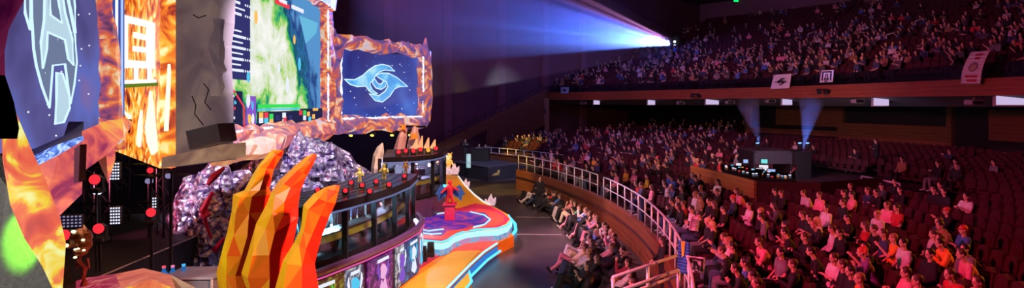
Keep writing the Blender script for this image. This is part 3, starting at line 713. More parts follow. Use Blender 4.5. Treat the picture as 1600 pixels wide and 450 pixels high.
b = MB(); b.prism([at(x, y, 13.9) for x, y in [(290, 205), (340, 193), (345, 222), (296, 234)]], (.1, .6, 0)); b.build('recess_shade', mat('recess_grey', (.2, .16, .16)), tw)  # raised slab, its darker grey stands in for the shade of a recess
for z_, (a, c) in enumerate([((338, 150), (342, 30)), ((322, 100), (338, 60)), ((330, 78), (345, 115))]):
    rock_chain([at(*a, 14.6), at(*c, 14.6)], .14, M_tr, 'loose_slab', tw, n=5, seed=60+z_, jit=.4)
def tp(px, py, d=.06): return on_plane(px, py, tn_+nl*d, nl)
GL = glow('glyph_white', (1, .93, .8), 1.7)
for s_ in [[(187, 22), (236, 35), (236, 44), (187, 33)], [(187, 22), (196, 25), (196, 106), (187, 104)], [(228, 34), (238, 36), (238, 107), (228, 105)], [(187, 93), (237, 97), (238, 107), (187, 105)],
           [(208, 50), (229, 56), (229, 63), (208, 59)], [(207, 72), (229, 75), (229, 82), (207, 80)]]:
    b = MB(); b.prism([tp(*p) for p in s_], -nl*.05); b.build('glyph_bar', GL, tw)
for px in (187, 209, 230):
    b = MB(); b.prism([tp(px, 105), tp(px+3, 105), tp(px+3, 127), tp(px, 127)], -nl*.05); b.build('glyph_stem', GL, tw)
b = MB(); b.prism([tp(178, 126), tp(240, 124), tp(240, 130), tp(178, 132)], -nl*.05); b.build('glyph_base', GL, tw)
b = MB(); b.prism([tp(178, 132, .12), tp(243, 129, .12), tp(243, 134, .12), tp(178, 138, .12)], -nl*.05); b.build('green_strip', glow('moss_green', (.12, .2, .02), 1), tw)
for s_ in [[(236, 242), (229, 222), (226, 198), (231, 168), (233, 142), (237, 168), (240, 200), (243, 235)], [(213, 225), (215, 195), (219, 172), (219, 205), (216, 230)], [(256, 205), (258, 160), (262, 100), (263, 112), (261, 165), (259, 205)], [(190, 172), (198, 178), (204, 182), (200, 186)]]:
    b = MB(); b.prism([tp(*p) for p in s_], -nl*.05); b.build('flame', glow('white_flame', (1, .88, .55), 1.6), tw)
# ledge running from the tower below the game screen
lg = thing('rock_sill', at(395, 245, 16.5), 'tan and orange rock sill running from the stone tower below the game screen', 'rock sill')
for pts, Y_, m_, sd in [([(345, 240), (375, 238), (410, 230)], 16.0, lava('sill_print', [(.3, (.42, .16, .10)), (.5, (.8, .28, .12)), (.7, (1, .55, .25))], scale=.9, strength=.75, seed=7), 70), ([(325, 215), (345, 230), (362, 238)], 15.2, M_frame, 71), ([(410, 226), (450, 214), (508, 206)], 20, M_frame, 72)]:
    rock_chain([at(x, y, Y_+i*(1.3 if Y_ < 19 else 3)) for i, (x, y) in enumerate(pts)], .28 if Y_ < 19 else .42, m_, 'rock_piece', lg, seed=sd, jit=.25, depth=1.4)

# ---- dark backstage : risers, truss, lamps
def boxy(name, c, d, m, label=None, cat=None, group=None, rz=0, bev=.03, parent=None, kind=None):
    b = MB(); b.box(c, d, rz, bev=bev); return b.build(name, m, parent, label=label, cat=cat, group=group, kind=kind)
boxy('stage_riser', (-12.0, 16, 1.0), (6.0, 12, 2.0), M_black, 'long black stage riser in the dark backstage behind the rocks', 'riser')
b = MB(); b.tube([(-9.0, 10.2, 2.01), (-9.0, 21.8, 2.01)], .02, 5); b.build('edge_strip', mat('pale_tape', (.4, .35, .4)), label='thin pale edging strip along the black stage riser', cat='edging')
boxy('stage_riser', (-6.7, 12.4, .9), (2.4, 2.2, 1.8), M_black, 'lower black riser carrying the grey flight case and blue bottles', 'riser')
fc = thing('flight_case', (-6.1, 12.3, 1.8), 'grey flight case with dark edges behind the orange rocks', 'case')
boxy('case_body', (-6.1, 12.4, 2.14), (.95, .8, .66), mat('case_grey', (.22, .24, .33), rough=.4), parent=fc); boxy('lid', (-6.1, 12.4, 2.5), (1.0, .85, .07), mat('case_lid', (.30, .32, .42), rough=.35), parent=fc)
for dx in (-.48, .48):
    b = MB(); b.cap((-6.1+dx, 11.98, 1.8), (-6.1+dx, 11.98, 2.49), .025, n=6, round_=False); b.build('metal_edge', M_rail, fc)
for i, (px, py) in enumerate([(256, 422), (270, 421), (287, 419)]):
    p = at(px, py, 12.3+.1*i); p.z = 1.8 if False else p.z
    t = thing('water_bottle', (p.x, p.y, p.z-.25), ['clear bottle with red cap and blue light inside, farthest from the grey case', 'clear bottle with pink cap, in the middle of the three blue lit bottles', 'clear bottle with blue cap and thin hose, closest to the grey case'][i], 'bottle', 'blue lit bottles')
    b = MB(); b.rings([[Vector((p.x+r_*cos(a), p.y+r_*sin(a), p.z-.25+z)) for a in np.linspace(0, 2*pi, 11)[:-1]] for z, r_ in [(0, .07), (.02, .085), (.16, .085), (.22, .05), (.25, .03), (.29, .03)]]); b.build('bottle_body', glow('bottle_blue', (.02, .16, .5), .8), t)
    b = MB(); b.cap((p.x, p.y, p.z+.04), (p.x, p.y, p.z+.08), .035, n=8, round_=False); b.build('bottle_cap', [glow('cap_red', (.9, .1, .15), 1), glow('cap_pink', (.8, .2, .4), 1), glow('cap_blue', (.1, .5, .9), 1)][i], t)
boxy('shelf_stand', (-6.95, 12.5, 2.0), (1.0, .8, .42), M_black, 'small black stand carrying three blue lit bottles', 'stand')

def truss_tower(p, h, label, s=.42):
    t = thing('lighting_truss', p, label, 'truss', 'black lighting truss towers'); p = Vector(p)
    for dx, dy in ((-1, -1), (1, -1), (1, 1), (-1, 1)):
        b = MB(); b.cap(p+Vector((dx*s/2, dy*s/2, 0)), p+Vector((dx*s/2, dy*s/2, h)), .03, n=6, round_=False); b.build('chord', M_blackm, t)
    b = MB(); k = int(h/.5)
    for i in range(k):
        z = i*.5; sgn = 1 if i % 2 else -1
        for (ax, ay, bx, by) in ((-1, -1, 1, -1), (-1, 1, 1, 1), (-1, -1, -1, 1), (1, -1, 1, 1)):
            A_, B_ = Vector((ax*s/2, ay*s/2, z if sgn > 0 else z+.5)), Vector((bx*s/2, by*s/2, z+.5 if sgn > 0 else z)); b.cap(p+A_, p+B_, .014, n=4, round_=False)
    b.build('lattice', M_blackm, t); return t
for i, (x, y) in enumerate([(-11.2, 17.3), (-12.6, 20.5), (-10.0, 18.2), (-11.8, 15.2)]):
    truss_tower((x, y, 2.0), 3.6, ['black truss tower behind the dotted panels under the stone tower', 'black truss tower deepest in the dark backstage', 'black truss tower beside the red lamp next to the crystal rock', 'black truss tower behind the skull figure'][i])
b = MB()
M_dot = glow('led_dot', (.75, .78, 1), 1.4); M_dot2 = glow('led_dot_dim', (.35, .3, .55), .7)
def blinder(px, py, Y, w_, h_, nx, ny, label, m=None):
    c = at(px, py, Y); t = thing('blinder_panel', c-Vector((0, 0, h_/2)), label, 'stage light', 'dotted blinder panels backstage'); rz = .25
    boxy('lamp_housing', c, (w_, .15, h_), M_black, parent=t, rz=rz)
    for i in range(nx):
        for j in range(ny):
            u = (i+.5)/nx-.5; v = (j+.5)/ny-.5; q = c+Vector((u*w_*cos(rz)+.09*sin(rz), u*w_*sin(rz)-.09, v*h_)); b = MB(); b.box(q, (w_/nx*.45, .04, h_/ny*.45), rz); b.build('led_cell', m or M_dot, t)
blinder(181, 267, 15, .24*.9, .42, 4, 6, 'dotted white blinder panel just below the stone tower')
blinder(182, 336, 15, .25*.9, .42, 4, 6, 'dotted white blinder panel directly below the other, beside the red lamp')
blinder(112, 345, 15, .5, .3, 6, 4, 'dim dotted blinder panel behind the skull figure', M_dot2)
blinder(241, 318, 16, .16, .35, 3, 5, 'narrow dotted blinder panel beside the tilted red lamp')
for px, py, w_, lab in [(152, 300, .18, 'small pale lit panel under the upper red lamp'), (233, 283, .17, 'small dim violet panel under the stone tower ledge'), (263, 275, .13, 'smallest dim violet panel under the stone tower')]:
    c = at(px, py, 15.2); t = thing('strobe_light', c, lab, 'stage light'); boxy('lamp_body', c, (w_, .1, .12), M_dot2 if px > 160 else M_dot, parent=t, rz=.2)
    zf_ = 2.0 if c.x < -9.05 else 0.0; b = MB(); b.cap((c.x, c.y+.08, zf_), (c.x, c.y+.08, c.z), .02, n=6, round_=False); b.build('stand_pole', M_blackm, t)
M_rlens = glow('red_lens', (1, .03, .05), 1.1)
def moving_head(p, aim, label, s=1.0, lens=None, group=None, body=None, cat='stage light', up=1):
    """base box, yoke and barrel with lens"""
    p = Vector(p); body = body or M_black; t = thing('moving_head_light', p, label, cat, group)
    b = MB(); b.box(p+Vector((0, 0, .05*s*up)), (.3*s, .3*s, .1*s), bev=.02*s); b.build('lamp_base', body, t)
    for dx in (-.15, .15):
        b = MB(); b.box(p+Vector((dx*s, 0, .22*s*up)), (.04*s, .12*s, .3*s), bev=.01*s); b.build('yoke_arm', body, t)
    c = p+Vector((0, 0, .32*s*up)); d = (Vector(aim)-c).normalized()
    b = MB(); b.cap(c-d*.14*s, c+d*.14*s, .10*s, .13*s, n=10, round_=False); b.build('lamp_head', body, t)
    b = MB(); b.cap(c+d*.14*s, c+d*.16*s, .12*s, n=12, round_=False); b.build('lens', lens or M_rlens, t)
    return t
for px, py, s_, lab in [(151, 280, 1.35, 'red lensed moving head lamp above the small pale panel'), (157, 356, 1.35, 'red lensed moving head lamp low beside the skull figure'), (104, 366, 1.5, 'red lensed moving head lamp half hidden behind the orange blade'), (238, 331, 1.2, 'red lensed moving head lamp beside the narrow dotted panel'), (236, 266, .8, 'tiny red lensed lamp under the stone tower edge'), (268, 260, .6, 'smallest red lensed lamp under the stone tower edge')]:
    s_ *= .7; c = at(px, py, 14.4); t = moving_head(c-Vector((0, 0, .32*s_)), c+Vector((.5, -1.6, .1)), lab, s_)
    zf_ = 2.0 if c.x < -9.05 else 0.0; b = MB(); b.cap((c.x, c.y, zf_), (c.x, c.y, c.z-.3*s_), .025, n=6, round_=False); b.build('stand_pole', M_blackm, t)
for i, (z, x0, x1) in enumerate([(5.35, -13.5, -8), (4.2, -13.5, -8.6), (3.2, -13.5, -9.4)]):
    b = MB(); b.cap((x0, 16, z), (x1, 16.8, z), .035, n=6, round_=False); b.cap((x0, 16.2, z-.3), (x1, 17, z-.3), .025, n=6, round_=False)
    for k in range(10): b.cap((x0+(x1-x0)*k/10, 16+.08*k, z), (x0+(x1-x0)*(k+.5)/10, 16.2+.08*k, z-.3), .012, n=4, round_=False)
    b.build('lighting_bar', M_blackm, label=['upper', 'middle', 'lowest'][i]+' black horizontal truss bar behind the backstage lamps', cat='truss')

# skull-like fiery head figure on a twisted stand
sk = thing('fire_head_figure', at(130, 446, 8.2), 'brown fiery head figure with glowing white eyes on a twisted stand', 'figurine')
M_br = mat('burnt_orange', (.42, .11, .03), rough=.4, bump=.4, scale=20)
c = at(127, 378, 8.2)
b = MB(); b.ell(c+Vector((0, 0, .06)), (.13, .14, .12), 8, 6); b.ell(c+Vector((.07, -.03, -.02)), (.08, .1, .09), 7, 5); b.ell(c+Vector((.02, -.04, -.12)), (.09, .09, .05), 7, 5)
b.cap(c+Vector((-.08, 0, -.02)), c+Vector((-.15, -.04, -.05)), .05, .03, 6); b.cap(c+Vector((.05, 0, .15)), c+Vector((.02, .02, .21)), .04, .01, 5); b.build('head', M_br, sk)
Wg = glow('fire_white', (1, .95, .6), 1.5)
for dx, dz, r_ in [(-.02, .155, .05), (-.115, -.02, .055), (.1, .05, .035), (.04, -.06, .03), (.11, -.08, .03), (0, -.17, .035), (.0, -.07, .03)]:
    b = MB(); b.ell(c+Vector((dx, -.115, dz)), (r_*.7, .02, r_*.45), 8, 5); b.build('eye', Wg, sk)
b = MB(); b.tube([c+Vector((.0, 0, -.14)), c+Vector((-.04, 0, -.24)), c+Vector((.05, 0, -.33)), c+Vector((.03, 0, -.42)), c+Vector((.04, 0, -.56))], [.05, .035, .035, .03, .05], 6)
b.cap(c+Vector((-.02, 0, -.2)), c+Vector((-.06, 0, -.34)), .02, .012, 5); b.cap(c+Vector((.08, 0, -.22)), c+Vector((.1, 0, -.33)), .02, .012, 5); b.build('twisted_stand', mat('rust_red', (.35, .06, .04), rough=.5), sk)
# orange rock mound under it
rk = thing('orange_rock', at(200, 445, 7.8), 'salmon and yellow faceted rock mound in front of the grey flight case', 'rock')
zf = 0.0
def rp_(px, py, Y): return at(px, py, Y)
Mo = [lava('mound_a', [(.3, (.45, .05, .06)), (.55, (.85, .17, .10)), (.75, (1, .35, .2))], scale=1.6, strength=.7, seed=3, base=(.02, .01, .01)), lava('mound_b', [(.3, (.8, .15, .08)), (.5, (1, .3, .08)), (.58, (1, .75, .02))], scale=1.6, strength=.85, seed=5, base=(.02, .01, .01)), mat('olive_grey_rock', (.30, .26, .20), rough=.5), lava('mound_pink', [(.3, (.3, .01, .05)), (.5, (.6, .03, .10)), (.65, (.9, .25, .2))], scale=2.5, strength=.6, seed=2, base=(.02, .01, .01))]
a0 = [rp_(96, 446, 8.6), rp_(135, 434, 8.8), rp_(180, 428, 8.8), rp_(224, 419, 8.6), rp_(266, 429, 8.2), rp_(330, 462, 7.6)]
f0 = [rp_(100, 480, 7.6), rp_(150, 470, 7.4), rp_(190, 452, 7.5), rp_(236, 436, 7.7), rp_(275, 452, 7.3), rp_(300, 500, 7.0)]
for i, m_ in enumerate([Mo[3], Mo[3], Mo[0], Mo[0], Mo[2]]):
    A_, B_, C_, D_ = a0[i], a0[i+1], f0[i+1], f0[i]
    b = MB(); b.add([A_, B_, C_, D_], [(0, 1, 2), (0, 2, 3)]); b.build('facet', m_, rk)
for i, m_ in enumerate([Mo[3], Mo[0], Mo[1], Mo[1], Mo[2]]):
    A_, B_ = f0[i], f0[i+1]; C_ = Vector((B_.x*.97, B_.y-.5, 0)); D_ = Vector((A_.x*.97, A_.y-.5, 0))
    b = MB(); b.add([A_, B_, C_, D_], [(0, 1, 2), (0, 2, 3)]); b.build('facet', m_, rk)
for i in range(5):
    A_, B_ = a0[i+1], a0[i]; b = MB(); b.add([A_, B_, Vector((B_.x, B_.y+.4, 0)), Vector((A_.x, A_.y+.4, 0))], [(0, 1, 2, 3)]); b.build('facet', Mo[2], rk)

# ---- crystal mountain wrapped in foil
M_foil, nt, out = nodes_of('violet_foil'); L = nt.links.new
b_ = N(nt, 'BsdfPrincipled'); b_.inputs['Metallic'].default_value = .75; b_.inputs['Roughness'].default_value = .28
tc = N(nt, 'TexCoord'); vo = N(nt, 'TexVoronoi'); vo.inputs['Scale'].default_value = 5; nz = N(nt, 'TexNoise'); nz.inputs['Scale'].default_value = 2.5; nz.inputs['Detail'].default_value = 5; nz.inputs['Distortion'].default_value = 1.5
L(tc.outputs['Object'], nz.inputs['Vector']); L(tc.outputs['Object'], vo.inputs['Vector'])
r1 = ramp(nt, [(.34, (.05, .02, .12)), (.45, (.34, .27, .50)), (.55, (.95, .92, 1)), (.63, (.45, .35, .6)), (.70, (.8, .08, .15))]); L(nz.outputs[0], r1.inputs[0]); L(r1.outputs[0], b_.inputs['Base Color'])  # dark creases, pale highlights and red light are put into the foil colour
ad = N(nt, 'Math', operation='ADD'); L(vo.outputs[0], ad.inputs[0]); L(nz.outputs[0], ad.inputs[1])
bp = N(nt, 'Bump'); bp.inputs['Strength'].default_value = 1.0; bp.inputs['Distance'].default_value = .18; L(ad.outputs[0], bp.inputs['Height']); L(bp.outputs[0], b_.inputs['Normal'])
L(b_.outputs[0], out.inputs[0])
def blob(c, r, seed, amp=.22, fr=1.2, sub=4, zmin=None):
    import bmesh
    bm = bmesh.new(); bmesh.ops.create_icosphere(bm, subdivisions=sub, radius=1); b = MB()
    for v in bm.verts:
        d = v.co.normalized(); p = Vector((d.x*r[0], d.y*r[1], d.z*r[2]))
        k = noise.noise(p*fr+Vector((seed, 0, 0)))+.5*noise.noise(p*fr*2.3+Vector((0, seed, 0)))+.3*abs(noise.noise(p*fr*5))
        v.co = Vector(c)+p*(1+amp*k)
        if zmin is not None and v.co.z < zmin: v.co.z = zmin
    bm.verts.index_update(); b.add([v.co.copy() for v in bm.verts], [tuple(v.index for v in f.verts) for f in bm.faces]); bm.free(); return b
mt = thing('crystal_mountain', (-8, 22, 0), 'glittering violet foil-wrapped rock mountain behind the orange claws', 'rock mountain')
blob((-7.45, 22.9, 1.7), (2.55, 2.1, 2.75), 2, zmin=0, fr=1.1, amp=.12).build('dome_rock', M_foil, mt)
blob((-9.0, 19.8, 1.2), (1.5, 1.3, 2.7), 5, zmin=0, fr=1.5).build('tall_rock', M_foil, mt)
blob((-9.3, 19.0, .7), (1.0, 1.0, 1.7), 9, zmin=0, fr=1.6).build('low_rock', M_foil, mt)
for i, (px, py, h_) in enumerate([(345, 262, 45), (420, 232, 30), (433, 228, 26), (446, 224, 26), (458, 226, 22), (470, 220, 26), (483, 226, 20), (407, 240, 26), (492, 232, 22), (515, 238, 24), (350, 280, 40)]):
    Y_ = 21.4 if px > 400 else 19.2; q = at(px, py+6, Y_); tp_ = at(px+rnd.uniform(-3, 6), py-h_+8, Y_)
    b = MB(); b.cap(q-Vector((0, 0, .8)), q, .36, .3, 5, False); b.cap(q, tp_, .3, .02, 5, False); b.build('crystal_spike', M_foil, mt)
RB = mat('red_ribbon', (.7, .02, .08), rough=.4)
for pts in [[(350, 262), (335, 275), (325, 288)], [(332, 300), (318, 328), (322, 350), (330, 372)], [(318, 340), (327, 332)], [(350, 372), (336, 392)]]:
    b = MB(); b.tube([at(x, y, 18.0+.1*i) for i, (x, y) in enumerate(pts)], [.05+.06*(i == 1) for i in range(len(pts))], 5); b.build('red_band', RB, mt)

# ---- the three big faceted claws
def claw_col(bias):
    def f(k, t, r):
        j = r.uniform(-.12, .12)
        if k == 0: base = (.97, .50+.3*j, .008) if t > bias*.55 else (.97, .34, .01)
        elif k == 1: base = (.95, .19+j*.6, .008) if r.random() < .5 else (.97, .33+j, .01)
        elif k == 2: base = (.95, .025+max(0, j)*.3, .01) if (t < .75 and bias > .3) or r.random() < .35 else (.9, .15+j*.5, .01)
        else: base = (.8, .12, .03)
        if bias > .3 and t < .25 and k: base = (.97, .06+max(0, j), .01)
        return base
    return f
ext = lambda L_, x0, x1, Yc: L_+[(x0, 560), (x1, HY+5790/Yc)]
cl1 = [(438, 234), (424, 235), (403, 259), (392, 278), (382, 297), (364, 304), (362, 330), (355, 363), (346, 395), (338, 427), (343, 460)]
cr1 = [(444, 236), (440, 245), (428, 264), (424, 281), (421, 295), (426, 304), (418, 330), (410, 363), (402, 395), (396, 427), (394, 460)]
loft_claw('fire_claw', ext(cl1, 345, 352, 10.6), ext(cr1, 396, 400, 10.6), 10.6, .42, claw_col(.1), 'largest yellow faceted claw, closest to the crystal mountain', 'claw', seed=3, group='giant faceted claws')
cl2 = [(489, 240), (478, 245), (462, 258), (437, 281), (425, 298), (416, 320), (400, 350), (388, 392), (377, 427), (388, 460)]
cr2 = [(495, 242), (490, 256), (480, 274), (470, 296), (466, 320), (466, 340), (462, 362), (455, 392), (448, 427), (442, 460)]
loft_claw('fire_claw', ext(cl2, 392, 400, 10), ext(cr2, 442, 440, 10), 10.0, .42, claw_col(.5), 'middle claw with yellow edge and bright red tip', 'claw', seed=5, group='giant faceted claws')
cl3 = [(524, 289), (510, 292), (490, 303), (474, 320), (470, 357), (460, 378), (442, 407), (430, 450)]
cr3 = [(531, 290), (529, 299), (524, 318), (514, 340), (503, 368), (497, 390), (492, 412), (498, 452)]
loft_claw('fire_claw', ext(cl3, 428, 430, 9.4), ext(cr3, 500, 505, 9.4), 9.4, .40, claw_col(.4), 'shortest orange red claw in front of the glass booth', 'claw', seed=8, group='giant faceted claws')
# ---- stage deck, ring stage and catwalk
M_org = mat('orange_gloss_floor', (.95, .25, .02), rough=.5, var=.15, scale=.5, spec=.2)
M_yel = mat('yellow_gloss_floor', (.95, .45, .02), rough=.5, var=.12, scale=.5, spec=.2)
M_crim = mat('crimson_gloss_floor', (.75, .04, .12), rough=.5, var=.2, scale=.7, spec=.2)
M_cyan = glow('led_cyan', (.10, .62, 1), 1.6); M_cyanw = glow('led_white_blue', (.42, .82, 1), 1.3)
b = MB(); b.slab([(-13, 18), (-3.9, 18), (-3.2, 22.9), (-3.2, 33), (-5, 44), (-16, 44), (-16, 24)], 0, .55); b.build('stage_floor', M_black, kind='structure')
G = lambda pts, z: [tuple(ground(x, y, z))[:2] for x, y in pts]
def thing_slab(name, pts, z0, z1, m, label, cat): 
    b = MB(); b.slab(pts, z0, z1); return b.build(name, m, label=label, cat=cat)
ZR = .95
ring_px = [(602, 372), (655, 374), (690, 377), (700, 374), (708, 367), (727, 360), (750, 357), (777, 356), (792, 351), (799, 343), (795, 336), (783, 329), (766, 320), (755, 315), (741, 304), (727, 290), (715, 274), (695, 273), (693, 292), (688, 312), (665, 316), (640, 318), (602, 330)]
rg = G(ring_px, ZR)
rs_ = thing('ring_stage', (-2, 26, 0), 'orange and crimson ring stage with glowing white riser and blue floor emblem', 'stage')
b = MB(); b.slab(rg, 0.0, ZR); b.build('deck', M_yel, rs_)
def sub(poly, z, m, nm, parent, t=.012):
    b = MB(); b.slab(G(poly, z), z-t, z+t); return b.build(nm, m, parent)
sub([(608, 370), (655, 373), (690, 376), (706, 366), (727, 359), (777, 355), (790, 349), (796, 342), (785, 332), (766, 322), (742, 318), (720, 325), (690, 328), (650, 332), (612, 342)], ZR+.01, M_crim, 'crimson_inlay', rs_)
sub([(650, 372), (696, 375), (716, 363), (752, 356), (776, 353), (787, 347), (788, 338), (770, 330), (748, 326), (740, 331), (748, 342), (735, 352), (700, 358), (668, 362), (650, 366)], ZR+.02, mat('salmon_gloss_floor', (.9, .10, .06), rough=.5, spec=.2), 'orange_inlay', rs_)
em = [(656, 351), (660, 342), (676, 335), (700, 331), (735, 330), (758, 333), (768, 343), (760, 352), (735, 356), (700, 360), (690, 368), (656, 366)]
sub(em, ZR+.035, lava('emblem_floor_led', [(.3, (.02, .01, .22)), (.45, (.08, .02, .55)), (.55, (.5, .02, .3)), (.68, (.9, .08, .05))], scale=1.2, strength=.7, base=(.02, .02, .05)), 'floor_emblem', rs_)
zz = ZR+.06
for pl in [[(656, 348), (664, 338), (690, 333), (705, 332)], [(757, 336), (766, 343), (757, 351), (740, 355)], [(656, 358), (670, 361), (693, 358)], [(656, 364), (675, 366), (690, 365)], [(664, 338), (655, 342)], [(735, 331), (757, 336)]]:
    b = MB(); b.tube([ground(x, y, zz) for x, y in pl], .035, 5); b.build('glowing_line', M_cyanw, rs_)
riser = G([(602, 373), (655, 375), (690, 378), (700, 375), (708, 368), (727, 361), (750, 358), (777, 357), (792, 352), (799, 343), (795, 336)], ZR)
b = MB(); b.wallstrip(riser, .68, ZR-.06, -.03); b.build('lit_riser', M_cyanw, rs_)
b = MB(); b.wallstrip(riser, .47, .68, -.025); b.build('lower_riser', lava('riser_tint', [(.35, (.05, .25, .7)), (.5, (.25, .6, .9)), (.65, (.7, .3, .6))], scale=1.5, strength=.7, base=(.02, .02, .04)), rs_)
for z_, m_ in ((ZR, M_cyan),):
    b = MB(); b.tube([Vector((x, y, z_)) for x, y in riser], .035, 6); b.build('led_edge', m_, rs_)
skirt = [ground(x, y, .1) for x, y in [(700, 395), (740, 384), (778, 380), (797, 371), (806, 360), (805, 350), (797, 341)]]
b = MB(); b.tube(skirt, .07, 8); b.build('led_skirt', M_cyan, rs_)
b = MB(); b.tube([ground(x, y, ZR+.02) for x, y in [(766, 320), (755, 315), (741, 304), (727, 290), (716, 275)]], .045, 6); b.build('led_edge', glow('led_pale', (.8, .75, .7), 1.2), rs_)
# lower walkway
ZW = .45
cw = thing('walkway', (-3, 19, 0), 'yellow and orange lower walkway with cyan lit edges beside the poster wall', 'walkway')
wk = [(602, 373), (655, 384), (706, 382), (735, 372), (777, 369), (796, 362), (803, 368), (777, 380), (757, 393), (732, 416), (690, 459), (600, 560), (500, 560), (520, 470), (560, 420)]
b = MB(); b.slab(G(wk, ZW), 0, ZW); b.build('deck', M_org, cw)
sub([(640, 440), (716, 388), (752, 390), (728, 416), (686, 459), (598, 560), (520, 560)], ZW+.01, M_yel, 'yellow_inlay', cw)
sub([(602, 374), (655, 388), (706, 384), (690, 398), (655, 420), (600, 455), (540, 500), (520, 470)], ZW+.012, M_crim, 'crimson_inlay', cw)
sub([(655, 388), (706, 384), (735, 374), (777, 371), (778, 379), (757, 391), (716, 392), (668, 400)], ZW+.016, mat('salmon_gloss_floor', (.9, .2, .12)), 'salmon_inlay', cw)
edge = [ground(x, y, ZW+.02) for x, y in [(777, 380), (757, 393), (732, 416), (690, 459), (640, 512), (598, 562)]]
b = MB(); b.tube(edge, .04, 6); b.build('led_edge', M_cyanw, cw)
b = MB(); b.tube([p+Vector((.12, -.05, -.28)) for p in edge], .045, 6); b.build('led_edge', M_cyan, cw)
b = MB(); b.wallstrip([(p.x+.02, p.y) for p in edge], .05, ZW-.1, -.02); b.build('lit_riser', glow('riser_blue', (.05, .25, .8), .8), cw)
lo_ = thing('side_step', ground(725, 440, .2), 'small angular yellow step with cyan lit rim beside the walkway edge', 'step')
ls_ = G([(716, 432), (732, 419), (737, 440), (724, 456), (680, 510), (662, 500)], .3)
b = MB(); b.slab(ls_, 0, .3); b.build('deck', M_yel, lo_); b = MB(); b.tube([Vector((x, y, .3)) for x, y in ls_], .04, 6, closed=True); b.build('led_edge', M_cyan, lo_)
# yellow steps at the booth side of the ring
stp = thing('stage_steps', ground(650, 318, ZR), 'short flight of yellow steps between the far booth and ring stage', 'steps')
for i in range(4):
    p = ground(652, 330-i*4.5, ZR+i*.16); b = MB(); b.box((p.x-.1, p.y, ZR+.08+i*.16), (1.6, .42, .16)); b.build('step', M_yel, stp)
# stage monitors along the walkway
for i, (px, py) in enumerate([(661, 409), (673, 402), (683, 395), (691, 389)]):
    p = ground(px, py, ZW); t = thing('stage_speaker', (p.x, p.y, ZW), ['black wedge speaker closest to the poster wall', 'second black wedge speaker from the poster wall', 'third black wedge speaker from the poster wall', 'black wedge speaker at the ring stage end of its line'][i], 'speaker', 'black wedge speakers on the walkway')
    b = MB(); b.box((p.x, p.y, ZW+.26), (.26, .26, .52), taper=.8); b.build('cabinet', M_black, t); b = MB(); b.cap((p.x+.04, p.y-.10, ZW+.3), (p.x+.05, p.y-.14, ZW+.3), .09, n=10, round_=False); b.build('speaker_grille', M_blackm, t)

# ---- player booths
M_gls = glass_mat('booth_glass', (.8, .9, .95), .14)
M_frameb = mat('booth_frame_black', (.02, .018, .024), rough=.25, metal=.3)
M_rim = mat('plum_rim', (.16, .06, .20), rough=.3, coat=.4)
# poster wall (curved podium)
pw = [(-5.3, 13.4), (-4.47, 15), (-3.85, 16.6), (-3.35, 18.3), (-3.0, 20.1), (-3.02, 21.4), (-3.35, 22.6)]
def resample(P, n):
    P = [Vector((p[0], p[1], 0)) for p in P]; L = [0]
    for a, c in zip(P, P[1:]): L.append(L[-1]+(c-a).length)
    out = []
    for i in range(n+1):
        s = L[-1]*i/n; k = max(j for j in range(len(L)-1) if L[j] <= s+1e-9); out.append(P[k].lerp(P[k+1], (s-L[k])/(L[k+1]-L[k])))
    return out
cr = resample(pw, 48)
pd_ = thing('poster_wall', (-4, 17.5, 0), 'curved booth podium wall covered in backlit colourful posters with plum rim', 'podium')
b = MB(); b.slab([(p.x, p.y) for p in cr]+[(-5.2, 22.6), (-6.9, 14.2)], 0, 1.84); b.build('podium_body', mat('dark_maroon', (.06, .015, .03), rough=.4), pd_)
b = MB(); b.tube([p+Vector((.03, -.02, 1.86)) for p in cr], .10, 8); b.build('rim', M_rim, pd_)
b = MB(); b.tube([p+Vector((.10, -.05, 1.74)) for p in cr], .022, 5); b.build('rim_light', glow('rim_magenta', (.8, .1, .35), 1), pd_)
posters = [(.10, .27, [(.3, (.07, .01, .01)), (.55, (.16, .05, .01)), (.68, (.45, .55, .03))], 'a'), (.275, .36, [(.4, (.03, .04, .12)), (.52, (.20, .22, .40)), (.62, (.8, .8, .8))], 'b'), (.37, .53, [(.4, (.04, .0, .10)), (.52, (.22, .01, .26)), (.64, (.75, .10, .65))], 'c'), (.54, .60, [(.4, (.06, .06, .12)), (.52, (.5, .5, .6)), (.62, (1, .95, .9))], 'd'),
           (.61, .74, [(.4, (.005, .01, .06)), (.52, (.01, .08, .40)), (.64, (.05, .5, .9))], 'e'), (.75, .83, [(.3, (.08, .0, .1)), (.5, (.5, .03, .15)), (.65, (.9, .4, .5))], 'f'), (.84, .97, [(.4, (.01, .01, .05)), (.52, (.12, .08, .35)), (.64, (.85, .8, 1))], 'g')]
